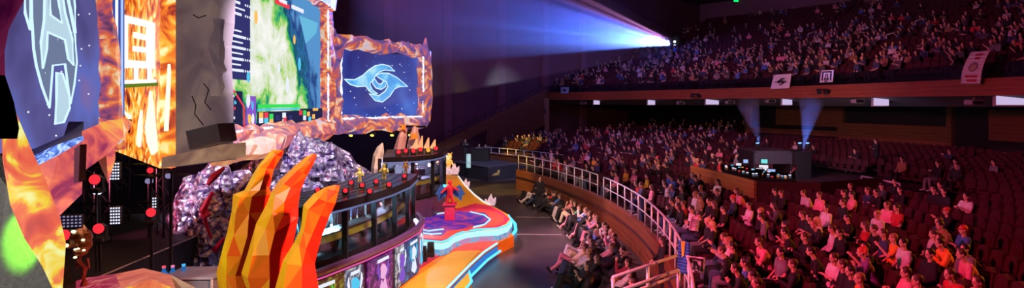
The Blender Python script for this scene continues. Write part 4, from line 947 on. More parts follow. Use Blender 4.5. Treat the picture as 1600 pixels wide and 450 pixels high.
for u0, u1, stops, k in posters:
    i0, i1 = round(u0*48), round(u1*48)
    seg = [(p.x+.03, p.y-.02) for p in cr[i0:i1+1]]
    b = MB(); b.wallstrip(seg, .5, 1.66, -.03); po = b.build('poster_panel', lava('poster_'+k, stops, scale=3.2, strength=.6, seed=ord(k), base=(.02, .02, .02)), pd_)
    m0, m1 = Vector((*seg[0], 0)), Vector((*seg[-1], 0)); d_ = (m1-m0).normalized(); nn = Vector((d_.y, -d_.x, 0)); mc = Vector((*seg[len(seg)//2], 0))+nn*.05
    def pp(u, v): return mc+d_*u+Vector((0, 0, v))
    W_ = (m1-m0).length
    cap_ = MB(); cap_.prism([pp(-W_*.22, 1.50), pp(W_*.22, 1.50), pp(W_*.22, 1.58), pp(-W_*.22, 1.58)], nn*.02); cap_.build('caption', HW, po)
    fm = {'a': HW, 'b': HC, 'c': glow('pale_pink', (.9, .45, .75), 1), 'd': HP, 'e': HW, 'f': HC, 'g': HW}[k]
    r_ = min(.17, W_*.28); b = MB(); b.prism([pp(r_*cos(a)*(1+.25*cos(3*a)), 1.22+r_*1.2*sin(a)) for a in np.linspace(0, 2*pi, 15)[:-1]], nn*.02); b.build('printed_figure', fm, po)
    b = MB(); b.prism([pp(-r_*1.3, .72), pp(-r_*.5, 1.0), pp(0, .86), pp(r_*.6, 1.05), pp(r_*1.4, .7), pp(r_*.3, .58)], nn*.02); b.build('printed_figure', fm, po)
    for sg in (-1, 1):
        b = MB(); b.prism([pp(sg*r_*1.2, 1.0), pp(sg*r_*1.9, 1.3), pp(sg*r_*1.6, 1.48), pp(sg*r_*1.35, 1.25)], nn*.02); b.build('printed_figure', {'a': HG, 'c': HP, 'e': HC}.get(k, HW), po)
# booth A on the podium
def booth(name, front, back, z0, z1, label, nwin, roofz=.22):
    t = thing(name, (sum(p[0] for p in front)/len(front), sum(p[1] for p in front)/len(front), z0), label, 'booth')
    fl = resample(front, nwin*4); bk = resample(back, nwin*4)
    b = MB(); b.slab([(p.x, p.y) for p in fl]+[(p.x, p.y) for p in reversed(bk)], z0-.01, z0+.06); b.build('booth_floor', M_black, t)
    rf = MB()
    ov = lambda P, d: [(p.x+d, p.y-d*.3) for p in P]
    rf.slab(ov(fl, .14)+[(p.x, p.y) for p in reversed(bk)], z1-roofz, z1); rr = rf.build('roof', M_frameb, t)
    b = MB()
    for k in range(6):
        u = k/5; line = [a.lerp(c, .08+.84*u)+Vector((0, 0, z1+.015)) for a, c in zip(fl, bk)]; b.tube(line, .010, 4)
    b.build('roof_batten', mat('brass_trim', (.3, .22, .12), rough=.3, metal=.8), rr)
    b = MB(); b.tube([Vector((x, y, z1-roofz)) for x, y in ov(fl, .15)], .025, 5); b.build('led_edge', glow('booth_led', (.25, .28, .6), .6), rr)
    b = MB(); b.wallstrip([(p.x, p.y) for p in fl], z0, z0+.22, .05); b.build('sill', M_frameb, t)
    for k in range(nwin+1):
        p = fl[k*4]; q = bk[k*4]
        b = MB(); b.box((p.x, p.y, (z0+z1)/2), (.13, .13, z1-z0-.1)); b.build('mullion', M_frameb, t)
        if k < nwin:
            sg = [(v.x, v.y) for v in fl[k*4:k*4+5]]; b = MB(); b.wallstrip(sg, z0+.22, z1-roofz, .02); b.build('window_pane', M_gls, t)
    b = MB(); b.wallstrip([(p.x, p.y) for p in bk], z0, z1-roofz, .05); b.build('back_panel', lava('booth_back', [(.38, (.01, .012, .03)), (.5, (.02, .09, .12)), (.6, (.10, .03, .14)), (.68, (.25, .5, .5))], scale=3.5, strength=.7, base=(.02, .03, .04)), t)
    for P, Q in ((fl[0], bk[0]), (fl[-1], bk[-1])):
        b = MB(); b.wallstrip([(P.x, P.y), (Q.x, Q.y)], z0, z1-roofz, .05); b.build('end_panel', M_gls if P is fl[0] else M_frameb, t)
    # desk inside
    dk = [a.lerp(c, .16) for a, c in zip(fl, bk)]; dk2 = [a.lerp(c, .42) for a, c in zip(fl, bk)]
    b = MB(); b.slab([(p.x, p.y) for p in dk[1:-1]]+[(p.x, p.y) for p in reversed(dk2[1:-1])], z0+.68, z0+.73); b.build('desk_top', M_black, t)
    b = MB(); b.wallstrip([(p.x, p.y) for p in dk[1:-1]], z0+.52, z0+.70, .03); b.build('desk_front', mat('desk_yellow', (.75, .45, .03), rough=.4), t)
    return t, fl, bk
fA = [(-4.72, 14.55), (-4.2, 15.7), (-3.84, 16.8), (-3.5, 18.1), (-3.28, 19.8), (-3.32, 21.6)]
bA = [(-6.4, 15.1), (-6.0, 16.0), (-5.6, 17.1), (-5.25, 18.5), (-5.02, 20.2), (-5.0, 21.7)]
btA, flA, bkA = booth('player_booth', fA, bA, 1.86, 3.42, 'glass player booth with black roof on top of the poster wall, closer booth', 5)
fB = [(-5.35, 25.9), (-4.2, 26.3), (-3.5, 27.3), (-3.2, 28.6), (-3.2, 30.4)]
bB = [(-5.9, 30.3), (-5.4, 30.5), (-4.9, 30.7), (-4.4, 30.8), (-3.9, 30.9)]
b = MB(); b.slab([(-5.5, 25.7), (-4.1, 26.1), (-3.35, 27.1), (-3.0, 28.6), (-3.0, 30.6), (-5.9, 30.6)], .55, 1.75); b.build('booth_podium', mat('plum_podium', (.10, .04, .12), rough=.4), label='dark plum podium under the farther glass booth', cat='podium')
btB, flB, bkB = booth('player_booth', fB, bB, 1.76, 3.6, 'farther glass player booth beside the ring stage with dark roof', 4)
lamp_cyan = glow('screen_cyan', (.15, .55, .65), 1.1); lamp_w = glow('screen_white', (.75, .7, .8), 1.1)
for (fl, bk, z0, n, nm) in ((flA, bkA, 1.86, 5, 'closer'), (flB, bkB, 1.76, 4, 'farther')):
    for k in range(n):
        i = k*4+2; a_, c_ = fl[i], bk[i]; d_ = (c_-a_).normalized(); q = a_.lerp(c_, .27); tg = Vector((d_.y, -d_.x, 0)); rz = atan2(tg.y, tg.x)
        t = thing('computer_monitor', (q.x, q.y, z0+.73), 'black gaming monitor with bright screen on the desk in the %s glass booth' % nm, 'monitor', 'gaming monitors in the %s booth' % nm)
        b = MB(); b.box((q.x, q.y, z0+1.0), (.6, .04, .34), rz); b.build('monitor_case', M_black, t)
        b = MB(); b.box((q.x+d_.x*.03, q.y+d_.y*.03, z0+1.0), (.56, .02, .31), rz); b.build('screen', lamp_cyan if k % 2 else lamp_w, t)
        b = MB(); b.box((q.x, q.y, z0+.77), (.2, .16, .08), rz); b.build('monitor_stand', M_black, t)
# the far booth's lit wall screen
p0, p1 = flB[1], flB[3]
b = MB(); b.wallstrip([(p0.x+.05, p0.y+1.2), (p1.x, p1.y+1.2)], 2.1, 3.1, .04); b.build('wall_screen', glow('pale_lilac_screen', (.55, .5, .75), .9), label='pale lilac screen glowing inside the farther glass booth', cat='screen')

# roof fixtures
M_yb = mat('brass_lamp', (.75, .55, .12), rough=.3, metal=.5)
RT = 3.42
def on_roof(px, py, z): return ground(px, py+3, z)
namesA = ['closest to the claws', 'at the front edge, second from the claws', 'by the claw tip at the roof back', 'in the middle of the roof', 'at the front edge beside the brass figure', 'toward the far end of the roof', 'at the far front corner', 'at the far back corner']
for i, (px, py) in enumerate([(497, 300), (540, 301), (549, 288), (566, 292), (578, 302), (588, 286), (608, 291), (632, 277)]):
    p = on_roof(px, py, RT); moving_head((p.x, p.y, RT+.02), (p.x+.5, p.y-3, RT+.1), 'red lensed lamp on the closer booth roof, '+namesA[i], .5, group='red lensed moving heads on the closer booth', up=.6)
namesB = ['first from the white claw', 'second from the white claw', 'in the middle', 'before the pink claw', 'at the orange flame piece', 'at the corner over the ring stage']
for i, (px, py) in enumerate([(623, 241), (634, 239), (646, 239), (657, 237), (669, 238), (681, 235)]):
    p = ground(px, py+2, 3.6); moving_head((p.x, p.y, 3.62), (p.x+.5, p.y-3, 3.7), 'small lamp on the farther booth roof, '+namesB[i], .75, group='moving heads on the farther booth', up=.6, lens=glow('orange_lens', (1, .4, .05), 1.2) if i == 4 else None)
def brass_figure(p, label, s=1.0, name='brass_figurine', m=None):
    p = Vector(p); t = thing(name, p, label, 'figurine', None); m = m or M_yb
    b = MB(); b.cap(p+Vector((0, 0, .03*s)), p+Vector((0, 0, .07*s)), .12*s, .1*s, 10, False); b.build('plinth', M_black, t)
    b = MB(); b.cap(p+Vector((-.05, 0, .08))*s+p*(1-1)*0, p+Vector((-.03*s, 0, .26*s)), .03*s, .04*s, 6); b.cap(p+Vector((.05*s, 0, .08*s)), p+Vector((.03*s, 0, .26*s)), .03*s, .04*s, 6)
    b.cap(p+Vector((0, 0, .26*s)), p+Vector((0, 0, .42*s)), .06*s, .09*s, 8); b.ell(p+Vector((0, 0, .55*s)), (.06*s, .06*s, .07*s), 8, 6)
    for sg in (-1, 1):
        b.cap(p+Vector((sg*.1*s, 0, .44*s)), p+Vector((sg*.17*s, -.05*s, .32*s)), .03*s, .025*s, 6); b.cap(p+Vector((sg*.17*s, -.05*s, .32*s)), p+Vector((sg*.1*s, -.14*s, .36*s)), .025*s, .02*s, 6)
        b.cap(p+Vector((sg*.05*s, 0, .6*s)), p+Vector((sg*.08*s, 0, .68*s)), .02*s, .006*s, 5)
    b.build('body', m, t); return t
p = on_roof(562, 284, RT); brass_figure((p.x, p.y, RT), 'dark brass figurine standing on the closer booth roof beside the red lamps', .75)
p = on_roof(600, 280, RT); brass_figure((p.x, p.y, RT), 'yellow brass figurine on the closer booth roof, farther from the claws', .85)
p = on_roof(634, 270, RT); brass_figure((p.x, p.y, RT), 'brass figurine at the far end of the closer booth roof', .7)
# white and pink claws behind
def plain_claw(pts_l, pts_r, Y, cA, cB, label, depth=.5, seed=1):
    def f(k, t, r):
        j = r.uniform(-.08, .08); c = cA if t < .6 else cB; return tuple(max(0, v+j) for v in c)
    return loft_claw('stone_claw', pts_l, pts_r, Y, depth, f, label, 'claw', seed=seed)
plain_claw([(597, 223), (589, 230), (583, 242), (580, 262), (578, 338)], [(599, 224), (600, 238), (598, 250), (600, 264), (602, 338)], 27.5, (.8, .75, .82), (.7, .65, .75), 'pale stone claw curling up behind the closer booth roof', seed=2)
claws_ = [plain_claw([(629, 195), (622, 212), (616, 230), (612, 250), (608, 312)], [(634, 196), (636, 214), (633, 232), (634, 250), (636, 312)], 32.5, (.85, .5, .55), (.8, .35, .45), 'tall pink stone claw with orange tip behind the farther booth', seed=4)]
claws_.append(plain_claw([(646, 197), (640, 212), (636, 228), (634, 250), (634, 314)], [(652, 198), (656, 214), (655, 232), (658, 250), (660, 314)], 32.0, (.85, .55, .6), (.8, .35, .45), 'shorter pink stone claw with orange emblem behind the farther booth', seed=6))
for px, py, Y_, r_, lab in [(630, 199, 32.1, .16, 'orange'), (647, 213, 31.2, .2, 'orange')]:
    c = at(px, py, Y_); b = MB(); b.prism([c+Vector((r_*x, 0, r_*z)) for x, z in [(-1, -.9), (0, -.5), (1, -.9), (.5, .3), (.9, .9), (0, .5), (-.9, .9), (-.5, .2)]], (0, .15, 0)); o_ = b.build('flame_emblem', glow('orange_emblem', (1, .22, .02), 1.1), claws_[0 if px < 640 else 1])
c = at(660, 224, 30.2); b = MB()
for dx, h_ in [(-.35, .35), (-.1, .6), (.2, .45), (.5, .3)]: b.cap(c+Vector((dx, 0, -.25)), c+Vector((dx+.1, 0, h_*.6)), .16, .03, 5, False)
b.build('flame_ornament', lava('ornament_print', [(.3, (.9, .2, .1)), (.6, (1, .5, .2))], strength=.8), label='orange flame ornament at the back of the farther booth roof', cat='ornament')
# hanging spots below the wing screen
hb = thing('lighting_bar', at(590, 203, 34.5), 'black lighting bar under the winged eye screen', 'truss')
b = MB(); b.cap(at(515, 196, 33), at(665, 198, 37.5), .06, n=6, round_=False); b.build('bar', M_blackm, hb)
for i, (px, Y_) in enumerate([(549, 34), (582, 35), (613, 36), (641, 36.8)]):
    c = at(px, 204, Y_); t = thing('spotlight', c, 'black hanging spotlight with small yellow lens under the winged eye screen', 'stage light', 'spotlights hanging under the winged eye screen')
    b = MB(); b.cap(c+Vector((0, 0, .25)), c+Vector((0, 0, .05)), .03, n=6, round_=False); b.build('clamp', M_black, t)
    b = MB(); b.cap(c+Vector((0, .1, .05)), c+Vector((0, -.1, -.25)), .16, .19, 10, False); b.build('lamp_head', M_black, t)
    b = MB(); b.cap(c+Vector((0, -.1, -.25)), c+Vector((0, -.115, -.27)), .1, n=10, round_=False); b.build('lens', glow('yellow_lens', (1, .85, .15), 1.8), t)
# curtain wall under the wing screen
b = MB(); b.wallstrip([(-14, 40), (-6.5, 41)], 0, 5, .2); b.build('stage_backdrop_panel', mat('deep_navy', (.03, .035, .09), rough=.8), label='dark navy panel closing the stage under the winged eye screen', cat='panel')

# pedestal with hero figurine, lit totem
pd2 = thing('pedestal', ground(703, 345, ZR), 'glossy crimson pedestal standing on the ring stage', 'pedestal')
p = ground(703, 345, ZR)
b = MB(); b.box((p.x, p.y, ZR+.34), (.42, .42, .62), bev=.03); b.build('pedestal_body', mat('crimson_gloss', (.8, .03, .15), rough=.25, coat=.5), pd2)
b = MB(); b.box((p.x, p.y, ZR+.69), (.56, .56, .08), bev=.02); b.build('pedestal_cap', mat('crimson_gloss', (1, 1, 1)), pd2)
M_cf = mat('crimson_figure', (.75, .03, .08), rough=.35); M_bf = mat('blue_figure', (.03, .15, .6), rough=.4)
c = p+Vector((0, 0, .73)); fg = thing('battle_figurine', c, 'crimson and blue winged figurine on the crimson pedestal', 'figurine')
b = MB(); b.cap(c+Vector((-.12, 0, .03)), c+Vector((-.05, 0, .35)), .05, .07, 7); b.cap(c+Vector((.12, 0, .03)), c+Vector((.05, 0, .35)), .05, .07, 7); b.cap(c+Vector((0, 0, .35)), c+Vector((0, 0, .62)), .11, .15, 8); b.ell(c+Vector((0, -.02, .85)), (.09, .09, .11), 8, 6)
b.cap(c+Vector((-.16, 0, .62)), c+Vector((-.33, -.1, .45)), .06, .04, 6); b.cap(c+Vector((.16, 0, .62)), c+Vector((.36, -.1, .55)), .06, .04, 6); b.build('body', M_cf, fg)
for sg in (-1, 1):
    b = MB(); b.prism([c+Vector((sg*x, .08, z)) for x, z in [(.08, .5), (.4, .75), (.62, .35), (.5, .3), (.48, .05), (.32, .2), (.15, .3)]], (0, .05, 0)); b.build('wing', M_bf, fg)
c = ground(691, 325, ZR); tt = thing('lit_totem', c, 'grey totem box with glowing cyan sign beside the pedestal', 'totem')
b = MB(); b.box((c.x-.25, c.y, ZR+.55), (.45, .5, 1.1), bev=.03); b.build('totem_body', mat('totem_grey', (.2, .17, .24), rough=.4), tt)
b = MB(); b.prism([c+Vector((x, -.15, z)) for x, z in [(.0, .05), (.18, .05), (.2, .45), (.1, .5), (.22, .75), (.2, 1.1), (.02, 1.1), (0, .6), (.08, .4)]], (0, .06, 0)); b.build('glowing_sign', M_cyan, tt)
# golden trophy at the far end
c = ground(701, 271, ZR); gt = thing('trophy_figure', c, 'golden figure with glowing round head at the far tip of the walkway', 'figurine')
M_gold = lava('gold_lit', [(.3, (.45, .12, .02)), (.5, (.9, .4, .05)), (.62, (1, .9, .5))], scale=4, strength=.7, base=(.8, .5, .1))
b = MB(); b.cap(c, c+Vector((0, 0, .5)), .16, .12, 8); b.cap(c+Vector((0, 0, .5)), c+Vector((.0, 0, .85)), .13, .2, 8); b.cap(c+Vector((-.2, 0, .85)), c+Vector((-.32, 0, .5)), .07, .05, 6); b.cap(c+Vector((.2, 0, .85)), c+Vector((.32, 0, .5)), .07, .05, 6); b.build('body', M_gold, gt)
b = MB(); b.ell(c+Vector((0, -.05, 1.15)), (.24, .22, .27), 10, 7); b.cap(c+Vector((-.15, 0, 1.3)), c+Vector((-.25, 0, 1.45)), .05, .02, 5); b.cap(c+Vector((.15, 0, 1.3)), c+Vector((.25, 0, 1.45)), .05, .02, 5); b.build('head', M_gold, gt)
for dx, dz in [(-.1, 1.18), (.1, 1.2), (0, 1.02)]:
    b = MB(); b.ell(c+Vector((dx, -.26, dz)), (.05, .03, .05), 6, 4); b.build('eye', Wg, gt)
# pale wing-like stones
M_qz = lava('pale_quartz', [(.3, (.35, .2, .38)), (.6, (.75, .6, .8))], strength=.45, base=(.8, .7, .8))
for i, (px, py, s_, z_, lab) in enumerate([(694, 272, 1.1, ZR, 'pale pink stone wing beside the golden figure, on its stage side'), (709, 272, 1.1, ZR, 'pale pink stone wing on the floor side of the golden figure'), (727, 293, .9, .0, 'pale blue stone shard cluster at the narrow far walkway edge'), (766, 321, .95, 0, 'pale pink stone shard cluster where the walkway meets the ring'), (772, 380, 1.0, 0, 'pink stone shard cluster on the cyan lit edge of the ring stage'), (764, 389, .6, 0, 'low pink stone shard leaning beside the taller shard cluster')]):
    c = ground(px, py, z_); t = thing('stone_shard', c, lab, 'stone', 'pale stone shards along the walkway')
    for k, (dx, h_, r_, lean) in enumerate([(-.2, .42, .12, -.12), (0, .7, .15, .05), (.2, .5, .12, .14)]):
        b = MB(); q = c+Vector((dx*s_*.8, .05*k, -.02)); b.cap(q, q+Vector((lean*.5*s_, 0, h_*.55*s_)), r_*s_*.9, r_*s_*1.15, 5, False); b.cap(q+Vector((lean*.5*s_, 0, h_*.55*s_)), q+Vector((lean*s_*1.2, 0, h_*s_)), r_*s_*1.15, .02, 5, False); b.build('shard', M_qz, t)
# presenter platform
M_plat = mat('platform_navy', (.03, .03, .05), rough=.45)
C_ = ground(762, 284); Lc, Rc, Bc = (-4.9, 51.8), (.55, 50.0), (-2.4, 55.2)
pl_ = thing('presenter_platform', (C_.x, 50, 0), 'black presenter platform with small yellow logo beyond the ring stage', 'platform')
b = MB(); b.slab([(C_.x, C_.y), Rc, Bc, Lc], 0, 1.03); b.build('deck', M_plat, pl_)
b = MB(); b.slab([(C_.x, C_.y-.04), (Rc[0]+.04, Rc[1]), Bc, (Lc[0]-.04, Lc[1])], 1.03, 1.08); b.build('deck_top', mat('platform_top', (.07, .075, .11), rough=.35), pl_)
v0, v1 = Vector((C_.x, C_.y, 0)), Vector((*Rc, 0)); dv = (v1-v0).normalized(); nv = Vector((dv.y, -dv.x, 0)); 
def lp(u, v): return v0+dv*u+nv*.03+Vector((0, 0, v))
for s_ in [[(.5, .45), (.95, .42), (1.15, .5), (.9, .58), (.6, .52)], [(.95, .5), (1.15, .8), (1.35, .72), (1.2, .45)], [(.4, .38), (1.3, .38), (1.3, .41), (.4, .41)]]:
    b = MB(); b.prism([lp(*q) for q in s_], nv*.02); b.build('logo', mat('dull_gold', (.45, .36, .12)), pl_)
for i in range(5):
    h_ = 1.03-.2*(i+1); q = v0.lerp(v1, 1.0)+dv*(.15+.3*i)
    b = MB(); b.box((q.x+.3, q.y+.8, h_/2+.01), (.34, 1.5, max(h_, .05)), rz=atan2(dv.y, dv.x)); b.build('step', M_plat, pl_)
q = at(742, 250, 52.3); dk = thing('presenter_desk', (q.x, q.y, 1.08), 'black presenter desk on the far platform with pale papers', 'desk')
b = MB(); b.box((q.x+.45, q.y, 1.08+.5), (1.5, .6, 1.0), rz=-.2, bev=.03); b.build('desk_body', M_black, dk); b = MB(); b.box((q.x+.45, q.y, 2.1), (1.65, .75, .05), rz=-.2); b.build('desk_top', M_plat, dk)
q = ground(732, 262, 1.08); b = MB(); b.box((q.x, q.y, 1.08+.5), (.3, .3, 1.0), rz=.2, bev=.03); b.build('lectern', lava('lectern_cyan', [(.3, (.05, .3, .4)), (.7, (.5, .85, .9))], strength=.9), label='slim cyan glowing lectern beside the presenter desk', cat='lectern')

# ---- mixing position in the stalls
zb = slope_z(52)
fw = thing('mixing_booth', (10.4, 29, zb), 'low wooden booth wall around the mixing desks among the seats', 'booth')
b = MB(); b.wallstrip(arc(51.75, 4.0, 11.3, 12), zb-.1, 2.5, .12); b.build('front_panel', wood('honey_wood', (.42, .17, .05), (.55, .25, .08), sc=(.3, .3, 4)), fw)
q0 = polar(51.8, 4.0); b = MB(); b.wallstrip([(q0.x, q0.y), (q0.x+2.6, q0.y-.1), (q0.x+6.2, q0.y+1.6)], zb-.1, 2.45, .12); b.build('side_panel', mat('dark_booth_wood', (.10, .04, .03)), fw)
b = MB(); b.slab([(q0.x+.2, q0.y+.4), (q0.x+6, q0.y+1.9), (q0.x+6, q0.y+8), (q0.x+1, q0.y+9)], zb-.15, zb+.25); b.build('booth_floor', M_black, fw)
for i, (px, py, Y_) in enumerate([(1150, 262, 31.5), (1172, 268, 30), (1192, 275, 28.8), (1215, 283, 28.2)]):
    c = at(px, py, Y_); t = thing('mixing_desk', (c.x, c.y, zb+.2), ['farthest mixing desk behind the honey coloured booth wall', 'second mixing desk with orange lit buttons behind the booth wall', 'third mixing desk with white lit faders behind the booth wall', 'mixing desk closest to the operator in grey'][i], 'mixing desk')
    zt = 2.62
    b = MB(); b.box((c.x, c.y, (zb+zt)/2), (1.0, .5, zt-zb-.3), rz=-.5); b.build('desk_stand', M_black, t)
    b = MB(); b.prism([(c.x+x*cos(.5)+y*sin(.5), c.y-x*sin(.5)+y*cos(.5), zt-.12+z) for x, y, z in [(-.6, -.35, 0), (.6, -.35, 0), (.6, .35, .2), (-.6, .35, .2)]], (0, 0, -.12)); b.build('console_surface', M_blackm, t)
    for k in range(9):
        x, y = rnd.uniform(-.5, .5), rnd.uniform(-.28, .28); b = MB(); b.box((c.x+x*cos(.5)+y*sin(.5), c.y-x*sin(.5)+y*cos(.5), zt+.02+y*.28), (.1, .06, .03), rz=-.5); b.build('lit_button', [M_dot, glow('btn_orange', (1, .25, .05), 1.2), M_dot, HC, HR][(k+i) % 5], t)
for i, (px, py, Y_, w_, h_, m_) in enumerate([(1193, 262, 31.5, .42, .26, lamp_w), (1194, 252, 31.8, .3, .2, glow('scr_teal', (.2, .75, .75), 1)), (1186, 266, 31, .3, .2, lamp_w), (1205, 268, 31, .35, .22, glow('scr_blue', (.35, .5, .9), 1)), (1154, 258, 33, .25, .2, lamp_w), (1165, 252, 33.5, .22, .18, glow('scr_blue', (1, 1, 1)))]):
    c = at(px, py, Y_); t = thing('computer_monitor', c, 'bright computer monitor above the mixing desks in the wooden booth', 'monitor', 'monitors at the mixing position')
    b = MB(); b.box(c, (w_+.06, .05, h_+.06), rz=-.3); b.build('monitor_case', M_black, t); b = MB(); b.box(c+Vector((-.01, -.04, 0)), (w_, .02, h_), rz=-.3); b.build('screen', m_, t)
    b = MB(); b.cap((c.x, c.y+.05, zb+.2), c+Vector((0, .05, 0)), .03, n=6, round_=False); b.build('monitor_stand', M_black, t)
c = at(1205, 250, 35.2); cb = thing('control_cabin', (c.x, c.y+1.5, slope_z(57)), 'dark boxy control cabin with red lit opening behind the mixing desks', 'cabin')
x0, x1 = at(1176, 0, 36).x, at(1246, 0, 35).x; zc = slope_z(58)
b = MB(); b.box(((x0+x1)/2, 37, 3.05), (x1-x0, 2.6, .16)); b.box(((x0+x1)/2, 35.75, 2.72), (x1-x0, .14, .62)); b.build('cabin_hood', mat('cabin_grey', (.06, .055, .075), rough=.6), cb)
b = MB(); b.box(((x0+x1)/2, 38.2, (zc+3)/2), (x1-x0, .14, 3-zc)); b.build('cabin_back', mat('cabin_red_panel', (.35, .06, .06), rough=.6), cb)
for x in (x0, x1):
    b = MB(); b.box((x, 37, (zc+3.1)/2), (.14, 2.6, 3.1-zc)); b.build('cabin_side', M_black, cb)
b = MB(); b.box(((x0+x1)/2-.1, 36.1, 2.5), (1.2, .1, .06)); b.build('red_tube_light', glow('tube_red', (1, .08, .12), 4), cb)
x2 = at(1266, 0, 35).x; b = MB(); b.box(((x1+x2)/2+.1, 36.4, (zc+3.1)/2), (x2-x1+.2, 2.2, 3.1-zc)); b.build('equipment_rack', M_black, label='tall black equipment rack beside the control cabin', cat='rack')
for i, (px, py) in enumerate([(1184, 227), (1250, 236), (1262, 238)]):
    c = at(px, py, 36.6); t = moving_head((c.x, c.y, 3.14), c+Vector((-.5, -.5, 4)), ['cyan glowing lamp on the control cabin roof', 'blue beam lamp on the black equipment rack', 'second blue beam lamp at the far end of the equipment rack'][i], .8, lens=glow('lens_blue', (.15, .4, 1), 3))
M_hz2, nt, out = nodes_of('thin_haze'); vs_ = N(nt, 'VolumeScatter'); vs_.inputs['Density'].default_value = .16; nt.links.new(vs_.outputs[0], out.inputs['Volume'])
for (px, py, tx, ty, tY, pw_, sz_, i_) in [(1256, 232, 1268, 158, 37.5, 1500, 26, 0), (1188, 226, 1168, 160, 38, 500, 26, 1)]:
    p_, q_ = at(px, py, 36.2), at(tx, ty, tY); spot('cabin_blue_%d' % i_, p_, q_, (.08, .22, 1), pw_, sz_, .5, .04)
    b = MB(); b.cap(p_+(q_-p_).normalized()*.05, q_, .06, (q_-p_).length*math.tan(radians(sz_/2)), 14, False); b.build('haze', M_hz2, kind='stuff', label='faint haze in the blue beam rising from the control cabin', cat='haze')
# ================================================================== PEOPLE
M_skin = mat('skin', (.62, .36, .27), rough=.5, var=.06); M_eye = mat('eye_dark', (.02, .015, .015), rough=.2)
M_cloth = mat('clothing', (1, 1, 1), rough=.85, objcol=True, scale=9); M_hair = mat('hair', (1, 1, 1), rough=.6, objcol=True, scale=25, var=.3)
M_hairf = mat('dark_hair', (.03, .018, .015), rough=.6); M_trf = mat('dark_trousers', (.03, .03, .04), rough=.85)
V = Vector
def fuse(mb, vox, name):
    me = bpy.data.meshes.new(name); me.from_pydata(mb.v, [], mb.f); o = bpy.data.objects.new(name, me); COL.objects.link(o)
    md = o.modifiers.new('r', 'REMESH'); md.mode = 'VOXEL'; md.voxel_size = vox
    sm = o.modifiers.new('s', 'SMOOTH'); sm.iterations = 2; sm.factor = .5
    dg = bpy.context.evaluated_depsgraph_get(); out = bpy.data.meshes.new_from_object(o.evaluated_get(dg)); out.name = name
    bpy.data.objects.remove(o); bpy.data.meshes.remove(me); out.polygons.foreach_set('use_smooth', [True]*len(out.polygons)); return out
_FC = {}
def cached(key, mb, vox, name, m):
    if key not in _FC:
        _FC[key] = fuse(mb, vox, name); _FC[key].materials.append(m)
    return _FC[key]
def joints(pose, gest):
    """origin: under the pelvis on the supporting floor, facing -y"""
    J = {}
    if pose == 'sit':
        pz = .57; lean = {'forward': -.20, 'chin': -.16, 'back': .10}.get(gest, .03)
        J['pelvis'] = V((0, .05, pz)); J['chest'] = V((0, .07+lean, pz+.38)); J['neck'] = V((0, .05+lean*1.25, pz+.56)); J['head'] = V((0, .02+lean*1.45, pz+.71))
        for s in (-1, 1):
            J['hip', s] = V((s*.09, .02, pz-.02)); J['knee', s] = V((s*.14, -.42, pz-.03)); J['ankle', s] = V((s*.13, -.42+(.05 if s > 0 else -.06), .09)); J['toe', s] = J['ankle', s]+V((s*.02, -.17, -.05))
    elif pose == 'recline':
        J['pelvis'] = V((0, .0, .34)); J['chest'] = V((0, .27, .60)); J['neck'] = V((0, .36, .76)); J['head'] = V((0, .38, .90))
        for s in (-1, 1):
            k = .0 if gest in ('phone', 'lap') and s > 0 else .18
            J['hip', s] = V((s*.09, -.02, .32)); J['knee', s] = V((s*.13, -.40, .40+k)); J['ankle', s] = V((s*.14, -.78+k*1.2, .10)); J['toe', s] = J['ankle', s]+V((s*.03, -.10, .10))
    else:
        st = .16 if pose == 'walk' else .0
        J['pelvis'] = V((0, 0, .96)); J['chest'] = V((0, .0, 1.33)); J['neck'] = V((0, .0, 1.50)); J['head'] = V((0, -.03, 1.66))
        for s in (-1, 1):
            J['hip', s] = V((s*.09, 0, .92)); J['knee', s] = V((s*.10, -s*st*.7-.02, .50)); J['ankle', s] = V((s*.11, -s*st*1.3+.02, .09)); J['toe', s] = J['ankle', s]+V((s*.03, -.17, -.05))
    ch, nk = J['chest'], J['neck']; up = (nk-ch).normalized(); side = V((1, 0, 0)); fw = side.cross(up).normalized()
    if fw.y > 0: fw = -fw
    for s in (-1, 1):
        sh = ch+up*.11+side*s*.185; J['sh', s] = sh
        def P(a, b_, c): return ch+side*s*a+fw*b_+up*c
        el, wr = P(.25, .06, -.16), P(.13, .28, -.28)
        if gest == 'clap': el, wr = P(.25, .12, -.12), P(.05, .34, .0)
        elif gest == 'crossed': el, wr = P(.24, .10, -.15), P(-.07, .22, -.08+.03*s)
        elif gest == 'phone' and s > 0: el, wr = P(.22, .20, -.08), P(.06, .36, .16)
        elif gest == 'chin' and s > 0: el, wr = P(.20, .22, -.14), P(.05, .24, .10)
        elif gest == 'forward': el, wr = P(.22, .16, -.20), P(.08, .32, -.32)
        elif gest == 'cheer': el, wr = P(.32, .05, .20), P(.22, .12, .46)
        elif gest == 'sign': el, wr = P(.25, .16, -.08), P(.20, .38, .08)
        if pose in ('stand', 'walk') and gest == 'lap': el, wr = P(.25, -.03+.1*s*(pose == 'walk'), -.18), P(.25, .07+.2*s*(pose == 'walk'), -.44)
        if pose == 'recline' and gest == 'back': el, wr = P(.30, -.02, .16), P(.10, -.10, .30)
        J['el', s], J['wr', s] = el, wr
    J['up'], J['fw'] = up, fw; return J
